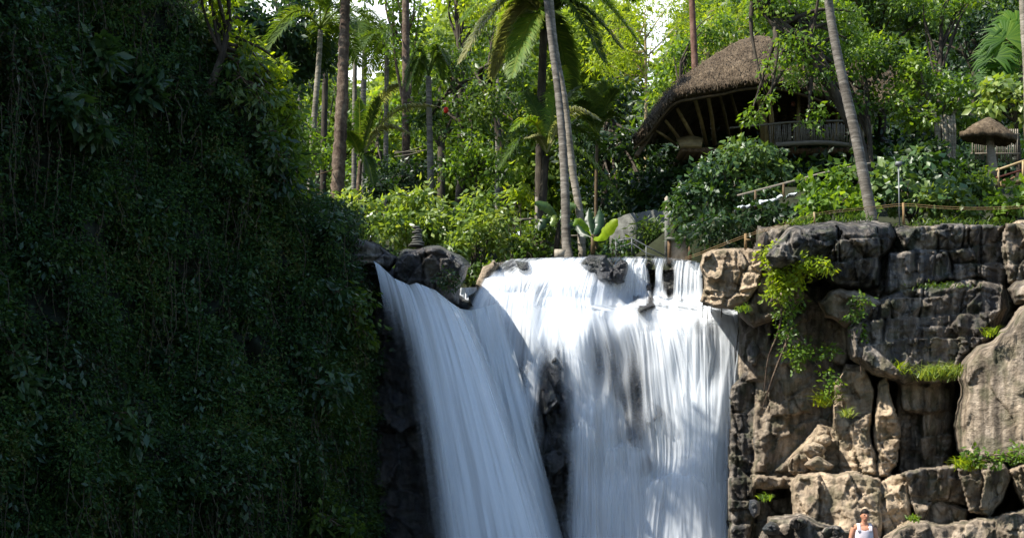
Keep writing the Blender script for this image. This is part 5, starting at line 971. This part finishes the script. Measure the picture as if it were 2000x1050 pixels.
# ---- path edge rails across the slope and white sheets
e = thing('path_railing', 'pale pole railing slanting along the path under the hut', 'railing', P(1480, 372, 39.8))
b = MB(); b.tube(catmull([P(1440, 382, 39.4), P(1540, 356, 39.4), P(1620, 335, 39.2), P(1704, 318, 39)], 14), .028, 7, .1); b.build('rail', M['wood_pale'], e, smooth=True)
for x, y in ((1475, 374), (1530, 360), (1575, 347), (1625, 334), (1690, 322)):
    b = MB(); b.tube([P(x, y - 2, 39.4), P(x + 1, y + 34, 39.4)], .035, 6); b.build('post', M['bamboo_dark'], e)
for k, (x, y, w_, h_, sl, lb) in enumerate([(1455, 402, 36, 12, -.25, 'white folded sheet lying lowest on the path edge under the hut'), (1502, 389, 44, 13, -.28, 'white folded sheet in the middle of the path edge under the hut'), (1547, 379, 20, 8, -.2, 'small white folded sheet highest on the path edge under the hut')]):
    gx_, gy_ = np.meshgrid(np.linspace(-.5, .5, 14), np.linspace(-.5, .5, 8)); Yq = 39.0; s = Yq / FPX
    c = P(x, y, Yq); X_ = gx_ * w_ * s; D_ = gy_ * .7; Z_ = -gx_ * w_ * sl * s + .06 * fbm(gx_ * 5, gy_ * 5, k, 3, k) - np.abs(gy_)**2 * h_ * s * 2 * (gy_ < 0)
    V = np.stack([X_ + c[0], D_ + c[1], Z_ + c[2]], -1).reshape(-1, 3); i = np.arange(7)[:, None] * 14 + np.arange(13)[None]; F = np.stack([i, i + 1, i + 15, i + 14], -1).reshape(-1, 4)
    tag(mesh('cloth_sheet', np.vstack([V, V - [0, 0, .03]]), np.vstack([F, F[:, ::-1] + len(V)]), M['white_sheet'], smooth=True, origin=c), lb, 'sheet')
# ---- lamp post, yellow post, rope fence
e = thing('lamp_post', 'thin grey lamp post with a small boxy head standing on the cliff top', 'lamp post', P(1757, 437, 36))
b = MB(); b.tube([P(1757, 440, 36), P(1755, 326, 36)], .018, 8); b.build('pole', M['metal'], e, smooth=True)
b = MB(); b.box(P(1755, 320, 36), (.14, .12, .1)); b.tube([P(1755, 326, 36), P(1755, 322, 36)], .04, 8); b.build('lamp_head', M['metal'], e)
b = MB(); b.tube([P(1750, 316, 36), P(1746, 306, 36)], .008, 4); b.tube([P(1760, 316, 36), P(1763, 306, 36)], .008, 4); b.build('spike', M['metal'], e)
for nm, x0, y0, x1, y1, Y, r_, m, lb in [('fence_post', 1765, 438, 1764, 396, 35.9, .03, 'rope', 'yellow wooden post right beside the grey lamp post'), ('fence_post', 1591, 436, 1590, 414, 35.0, .025, 'bamboo', 'short post at the left end of the grey lumpy boulder top'), ('fence_post', 1456, 486, 1456, 456, 35.6, .035, 'rope', 'rusty post standing on the sunlit tan boulder')]:
    b = MB(); b.tube([P(x0, y0, Y), P((x0 + x1) / 2 + .5, (y0 + y1) / 2, Y), P(x1, y1, Y)], r_, 8, .1)
    if x0 == 1456: b.box(P(1461, 468, 35.55), (.12, .03, .04))
    tag(b.build(nm, M[m], smooth=False, origin=P(x0, y0, Y)), lb, 'post')
b = MB(); rp = [P(1338, 503, 37.5), P(1370, 492, 36.6), P(1400, 480, 36), P(1456, 459, 35.6), P(1520, 439, 35.3), P(1590, 418, 35), P(1640, 410, 35.4), P(1704, 404, 36.1), P(1764, 398, 35.9), P(1840, 403, 35.6), P(1930, 405, 35.4), P(2080, 398, 35)]
for d in (0, -.05): b.tube(catmull([q + [0, 0, d] for q in rp], 60), .006, 5)
tag(b.build('rope_line', M['rope'], origin=rp[0]), 'orange rope strung between the posts along the cliff top', 'rope')
# ---- masonry by the lip
def wall_strip(name, top, hgt, th, m, label, cat):
    q = catmull([P(*t) for t in top], 40); n = len(q); q[:, 2] += .05 * fbm(np.arange(n) / 3., 0, 0, 3, 6)
    A = q; B = q + [0, th, 0]; Cc = q + [0, th, -hgt]; D = q - [0, 0, hgt]; V = np.stack([A, B, Cc, D], 1)
    i = np.arange(n - 1)[:, None] * 4; j = np.arange(4)[None]; j2 = (j + 1) % 4; F = np.stack([i + j, i + j2, i + 4 + j2, i + 4 + j], -1).reshape(-1, 4)
    F = np.vstack([F, [[0, 3, 2, 1]], [[4 * n - 4, 4 * n - 3, 4 * n - 2, 4 * n - 1]]])
    return tag(mesh(name, V.reshape(-1, 3), F, M[m], origin=q[n // 2]), label, cat)
wall_strip('stone_wall', [(1192, 442, 43.4), (1210, 425, 43.4), (1240, 415, 43.4), (1275, 411, 43.4), (1312, 412, 43.3)], 1.7, .35, 'stone', 'curved mossy grey stone wall behind the waterfall lip', 'wall')
b = MB(); b.box(P(1327, 488, 41.2), (.5, .06, .62)); 
e = thing('stone_gate', 'square pale stone panel with side posts at the right of the waterfall lip', 'panel', P(1327, 512, 41.2)); b.build('panel', M['board'], e)
for x in (1307, 1347):
    b = MB(); b.box(P(x, 489, 41.15), (.09, .12, .74)); b.build('side_post', M['wood_brown'], e)
b = MB(); b.box(P(1327, 466, 41.12), (.72, .16, .07)); b.build('cap', M['stone'], e)
e = thing('statue_post', 'slim stone post topped by a small knobbed figure beside the stone panel', 'post', P(1303, 510, 41.8))
b = MB(); b.tube([P(1303, 512, 41.8), P(1303, 412, 41.8)], .075, 8, .15); b.build('post', M['stone'], e)
b = MB(); b.tube([P(1303, 411 - k, 41.8) for k in (0, 4, 8, 11, 14, 17, 20, 24, 28)], [.1, .13, .07, .05, .1, .11, .06, .075, .02], 10, .15); b.build('figure', M['stone_pale'], e, smooth=True)
e = thing('metal_handrail', 'thin metal handrail going down the steps behind the waterfall lip', 'handrail', P(1234, 500, 41.8))
for dy in (0, 14):
    b = MB(); b.tube([P(1202, 471 + dy, 41.8), P(1234, 465 + dy * .7, 41.8), P(1262, 480 + dy, 41.8), P(1300, 500 + dy * .5, 41.8)], .018, 6); b.build('rail', M['metal'], e)
for x, y in ((1203, 471), (1234, 465), (1262, 480)):
    b = MB(); b.tube([P(x, y, 41.8), P(x, y + 34, 41.8)], .016, 6); b.build('upright', M['metal'], e)
b = MB()
for y, x0, x1 in ((459, 980, 1048), (464, 1092, 1142), (425, 960, 1036)): pass
for (x0, x1, y, Y, lb) in [(982, 1046, 467, 43.4, 'grey wooden bench in the shade left of the twin palm trunks'), (1090, 1140, 461, 42.9, 'wooden bench just behind the foot of the twin palm trunks')]:
    e = thing('park_bench', lb, 'bench', P((x0 + x1) / 2, y + 18, Y)); s = Y / FPX
    for j in range(3):
        b = MB(); b.box(P((x0 + x1) / 2, y, Y + .16 * j), ((x1 - x0) * s, .13, .05)); b.build('seat_plank', M['wood_pale'], e)
    for x in (x0 + 8, x1 - 8):
        b = MB(); b.box(P(x, y + 12, Y + .15) , (.08, .36, .32)); b.build('leg', M['wood_brown'], e)
e = thing('pole_railing', 'weathered pole railing crossing the shrubs left of the twin palm trunks', 'railing', P(1010, 440, 43.4))
b = MB(); b.tube([P(952, 424, 43.4), P(1000, 429, 43.2), P(1042, 428, 43.2)], .035, 6, .1); b.build('rail', M['wood_pale'], e)
for x in (962, 1036):
    b = MB(); b.tube([P(x, 425, 43.3), P(x, 470, 43.3)], .04, 6); b.build('post', M['wood_pale'], e)
b = MB(); b.tube([P(1048, 385, 42.6), P(1049, 430, 42.6), P(1047, 475, 42.6)], .05, 7, .15); tag(b.build('bare_stem', M['wood_pale'], origin=P(1048, 475, 42.6)), 'thin pale bare stem between the benches left of the twin trunks', 'stem')
b = MB(); b.box(P(1093, 496, 41.5), (.3, .25, .24)); tag(b.build('stone_block', M['stone_pale'], origin=P(1093, 500, 41.5)), 'small pale cut stone at the foot of the twin palm trunks', 'stone')
# deck at the left under the trunks, power lines, flag
e = thing('wooden_deck', 'dark plank walkway with thin railing under the slim trunks at the left', 'walkway', P(615, 380, 44))
b = MB(); b.add(np.vstack([P([560, 650], [364, 386], 43), P([560, 650], [364, 386], 43) + [0, 2, 0], P([560, 650], [372, 394], 43), P([560, 650], [372, 394], 43) + [0, 2, 0]]), np.array([[0, 1, 3, 2], [0, 4, 5, 1], [4, 6, 7, 5], [2, 3, 7, 6], [0, 2, 6, 4], [1, 5, 7, 3]])); b.build('planks', M['wood_brown'], e)
b = MB(); b.tube([P(590, 352, 44.5), P(655, 330, 46)], .02, 5); b.build('rail', M['wood_brown'], e)
for k, (y0, y1) in enumerate([(300, 278), (306, 288), (296, 290)]):
    b = MB(); t_ = np.linspace(0, 1, 12); q = P(770 + 75 * t_, y0 + (y1 - y0) * t_ + 3 * np.sin(np.pi * t_), 49); b.tube(q, .012, 4)
    tag(b.build('bamboo_rail', M['wood_pale'], origin=q[0]), ['thin rail lowest on the left in the gap behind the short grey palm', 'thin rail just under the top one behind the short grey palm', 'flattest thin rail behind the short grey palm'][k], 'rail')
c = P(871, 215, 48); b = MB(); b.tube([c + [0, 0, .1], c + [0, 0, .07], c, c + [0, 0, -.07], c + [0, 0, -.1]], [.03, .07, .085, .07, .03], 10); tag(b.build('red_lantern', M['red'], smooth=True, origin=c), 'small bright red ball hanging among the leaves right of the short grey palm', 'lantern')
# stacked stones
e = thing('stone_stack', 'balanced stack of flat stones on the dark mossy boulder', 'cairn', P(815, 482, 37.4)); r = np.random.default_rng(5)
for k in range(8):
    y = 479 - 5. * k; w_ = (.2 - .016 * k) * (.85 + .3 * r.random()); c = P(815 + r.normal() * 1.2, y, 37.5); b = MB()
    b.tube([c + [0, 0, -.03], c + [0, 0, -.02], c + [0, 0, .0], c + [0, 0, .02], c + [0, 0, .03]], [w_ * .5, w_ * .9, w_, w_ * .9, w_ * .4], 10, .15); b.build('stone', M['stone'], e, smooth=True)

# ================================================================== PERSON
def person():
    Yp = 27.; e = thing('person', 'man in a white tank top standing on the rocks below the cliff, looking down', 'person', (0, 0, 0)); hx = (1687 - 1000) * Yp / FPX
    e.location = (hx, Yp, -1.70)
    O = np.array([hx, Yp, -1.70]); b = MB()
    def T(pts, r, k=12): b.tube(np.array(pts, float) + O, r, k)
    def el(c, r, n=10):
        z = np.cos(np.linspace(.12, np.pi - .12, n)); rad = np.sqrt(1 - z**2); an = np.linspace(0, 2 * np.pi, 16, endpoint=False)
        V = np.stack([rad[:, None] * np.cos(an) * r[0], rad[:, None] * np.sin(an) * r[1], z[:, None] * r[2] + 0 * an], -1).reshape(-1, 3) + np.array(c) + O
        i = np.arange(n - 1)[:, None] * 16; j = np.arange(16)[None]; j2 = (j + 1) % 16
        b.add(V, [np.stack([i + j, i + 16 + j, i + 16 + j2, i + j2], -1).reshape(-1, 4), np.arange(16)[None, ::-1], ((n - 1) * 16 + np.arange(16))[None]])
    # torso
    for c, r in [((0, 0, 1.0), (.155, .105, .12)), ((0, 0, 1.12), (.14, .1, .12)), ((0, 0, 1.26), (.165, .11, .13)), ((0, -.01, 1.36), (.17, .11, .1))]: el(c, r)
    T([(-.17, 0, 1.41), (-.06, 0, 1.445), (.06, 0, 1.445), (.17, 0, 1.41)], [.06, .065, .065, .06])
    T([(0, 0, 1.4), (.005, -.015, 1.5), (.01, -.03, 1.56)], [.065, .056, .055])
    el((.012, -.03, 1.645), (.074, .092, .108)); el((.015, -.055, 1.585), (.052, .06, .055)); el((.028, -.122, 1.63), (.014, .02, .026), 6)
    el((-.062, -.02, 1.635), (.012, .022, .03), 6); el((.088, -.02, 1.635), (.012, .022, .03), 6)
    for s in (-1, 1):
        T([(s * .185, 0, 1.41), (s * .215, 0, 1.32), (s * .245, .01, 1.18), (s * .262, .0, 1.12)], [.055, .052, .044, .04])
        T([(s * .262, 0, 1.13), (s * .275, -.02, 1.02), (s * .285, -.05, .9), (s * .287, -.055, .87)], [.042, .04, .029, .026])
        T([(s * .287, -.055, .88), (s * .29, -.065, .83), (s * .288, -.07, .79)], [.026, .038, .03])
        for q in range(4): T([(s * .29 , -.095 + q * .019, .8), (s * .292, -.1 + q * .02, .755), (s * .28, -.098 + q * .019, .72 + .008 * abs(q - 1.5))], [.0105, .0095, .008], 6)
        T([(s * .285, -.09, .85), (s * .275, -.115, .82), (s * .27, -.12, .785)], [.013, .011, .009], 6)
        T([(s * .085, 0, .96), (s * .1, -.01, .75), (s * .105, -.015, .52)], [.095, .08, .058]); T([(s * .105, -.015, .53), (s * .11, .01, .38), (s * .11, .01, .1)], [.057, .056, .036])
        T([(s * .11, .03, .06), (s * .115, -.06, .045), (s * .12, -.17, .03)], [.045, .042, .03])
    o = b.build('body', None or M['skin'], e, smooth=True)
    md = o.modifiers.new('remesh', 'REMESH'); md.mode = 'VOXEL'; md.voxel_size = .009; md.use_smooth_shade = True
    sm = o.modifiers.new('smooth', 'SMOOTH'); sm.factor = .5; sm.iterations = 3
    # tank top
    b2 = MB(); ang = np.linspace(0, 2 * np.pi, 40, endpoint=False); rows = []; zs = np.linspace(.86, 1.45, 16)
    for z in zs:
        rx = np.interp(z, [.86, 1.0, 1.12, 1.26, 1.37, 1.42, 1.45], [.185, .172, .16, .182, .172, .15, .125]); ry = np.interp(z, [.86, 1.0, 1.12, 1.26, 1.37, 1.42, 1.45], [.13, .122, .118, .126, .122, .112, .09])
        wv = 1 + .03 * np.sin(ang * 7 + z * 9) * (1.4 - z)
        neck = np.zeros(40) + 0.
        zz = z + .0 * ang
        rows.append(np.stack([np.cos(ang) * rx * wv, np.sin(ang) * ry * wv, zz], -1))
    rows = np.array(rows); 
    # scoop neckline and arm holes: pull the top row
    k = np.sin(ang); rows[-3:, :, 2] -= (np.array([.3, .7, 1.])[:, None]) * (.075 * np.exp(-((np.cos(ang)) / .45)**2) * (k < 0) + .02 * np.abs(np.cos(ang))**4)[None]
    V = rows.reshape(-1, 3) + O; i = np.arange(15)[:, None] * 40; j = np.arange(40)[None]; j2 = (j + 1) % 40
    b2.add(V, np.stack([i + j, i + j2, i + 40 + j2, i + 40 + j], -1).reshape(-1, 4))
    for s in (-1, 1):
        q = catmull([(s * .105, -.105, 1.34), (s * .11, -.085, 1.42), (s * .105, -.02, 1.49), (s * .105, .05, 1.46), (s * .1, .1, 1.36)], 14)
        for w_ in (-.012, .0, .012): b2.tube(q + [w_ * 1.5, 0, 0] + O, .014, 6)
    o = b2.build('tank_top', M['shirt'], e, smooth=True); sd = o.modifiers.new('solid', 'SOLIDIFY'); sd.thickness = .006
    b3 = MB(); q = np.array([(.03, -.128, 1.16), (.045, -.13, 1.12), (.03, -.13, 1.08), (.05, -.13, 1.03)]) + O; b3.tube(q, [.012, .022, .018, .01], 8); b3.build('print', M['print'], e)
    b4 = MB(); b4.tube(np.array([(0, 0, .98), (0, 0, .93), (0, 0, .88)]) + O, [.165, .17, .175], 20)
    for s in (-1, 1): b4.tube(np.array([(s * .088, 0, .93), (s * .1, -.01, .75), (s * .108, -.012, .56)]) + O, [.105, .1, .092], 14)
    b4.build('shorts', M['shorts'], e, smooth=True)
    # hair
    rsn = np.random.default_rng(2); n = 14; z = np.cos(np.linspace(.05, 1.62, n)); rad = np.sqrt(1 - z**2); an = np.linspace(0, 2 * np.pi, 28, endpoint=False)
    V = np.stack([rad[:, None] * np.cos(an) * .081, rad[:, None] * np.sin(an) * .1, z[:, None] * .112 + 0 * an], -1)
    V[:, :, 2] += (V[:, :, 1] < -.04) * (z[:, None] < .55) * .03; V += rsn.normal(size=V.shape) * .002; V = V.reshape(-1, 3) + O + [.012, -.02, 1.66]
    i = np.arange(n - 1)[:, None] * 28; j = np.arange(28)[None]; j2 = (j + 1) % 28
    b5 = MB(); b5.add(V, [np.stack([i + j, i + 28 + j, i + 28 + j2, i + j2], -1).reshape(-1, 4), np.arange(28)[None, ::-1]]); b5.build('hair', M['hair'], e, smooth=True)
    for s in (-1, 1):
        b6 = MB(); c = np.array([.016 + s * .028, -.112, 1.652]) + O; b6.tube([c + [0, .0, 0], c + [0, -.008, 0]], [.011, .006], 8); b6.build('eye', M['hair'], e)
    b7 = MB(); b7.tube(np.array([(-.008, -.108, 1.59), (.018, -.116, 1.588), (.042, -.106, 1.59)]) + O, .006, 6); b7.build('mouth', M['lip'], e)
M['skin'] = plain('skin', (.42, .2, .12), .5, .08, bump=.02); M['shirt'] = plain('shirt', (.55, .5, .53), .8, .08); M['print'] = plain('print', (.1, .08, .12), .8)
M['shorts'] = plain('shorts', (.04, .05, .08), .8); M['hair'] = plain('hair', (.012, .008, .006), .6); M['lip'] = plain('lip', (.3, .08, .06), .5)
person()
rock('boulder', 'low grey rock under the feet of the man, below the picture edge', 'boulder', [(1640, 1180), (1690, 1176), (1740, 1180), (1760, 1250), (1620, 1250)], (26.6, 0, 0), Rr=14, D=.5, amp=.02, tan=.2, seed=90, step=3, back=.8)

for k, (x, y, Y, w_, h_, n, m, lb) in enumerate([(1560, 436, 35.2, 30, 14, 120, 'leaf_bright', 'small grass fringe on the left shoulder of the grey lumpy boulder'), (1660, 430, 35.4, 60, 12, 160, 'leaf_mid', 'grass fringe left of the leaning palm foot'), (1860, 440, 36.2, 120, 16, 340, 'leaf_mid', 'long grass fringe along the flat cliff top right of the lamp post'), (1655, 812, 34.0, 10, 22, 60, 'leaf_pale', 'wisp of dry grass on the left tan column'),
        (1610, 790, 34.9, 16, 40, 110, 'leaf_lime', 'grass hanging where the trailing creeper ends'), (1450, 606, 35.0, 18, 12, 80, 'leaf_bright', 'tiny grass tuft at the water edge under the tan boulder'), (1840, 560, 34.0, 60, 10, 140, 'leaf_mid', 'low moss and grass on the brow of the dark arch'), (1495, 975, 34.6, 16, 16, 70, 'leaf_bright', 'small green tuft in the dark corner beside the waterfall')]):
    o_ = grass(lb, x, y, Y, w_, h_, n, m, 20 + k, 'grass_tuft' if w_ < 40 else 'cliff_top_grass')
    if w_ >= 40: del o_['label']; del o_['category']; o_['kind'] = 'stuff'
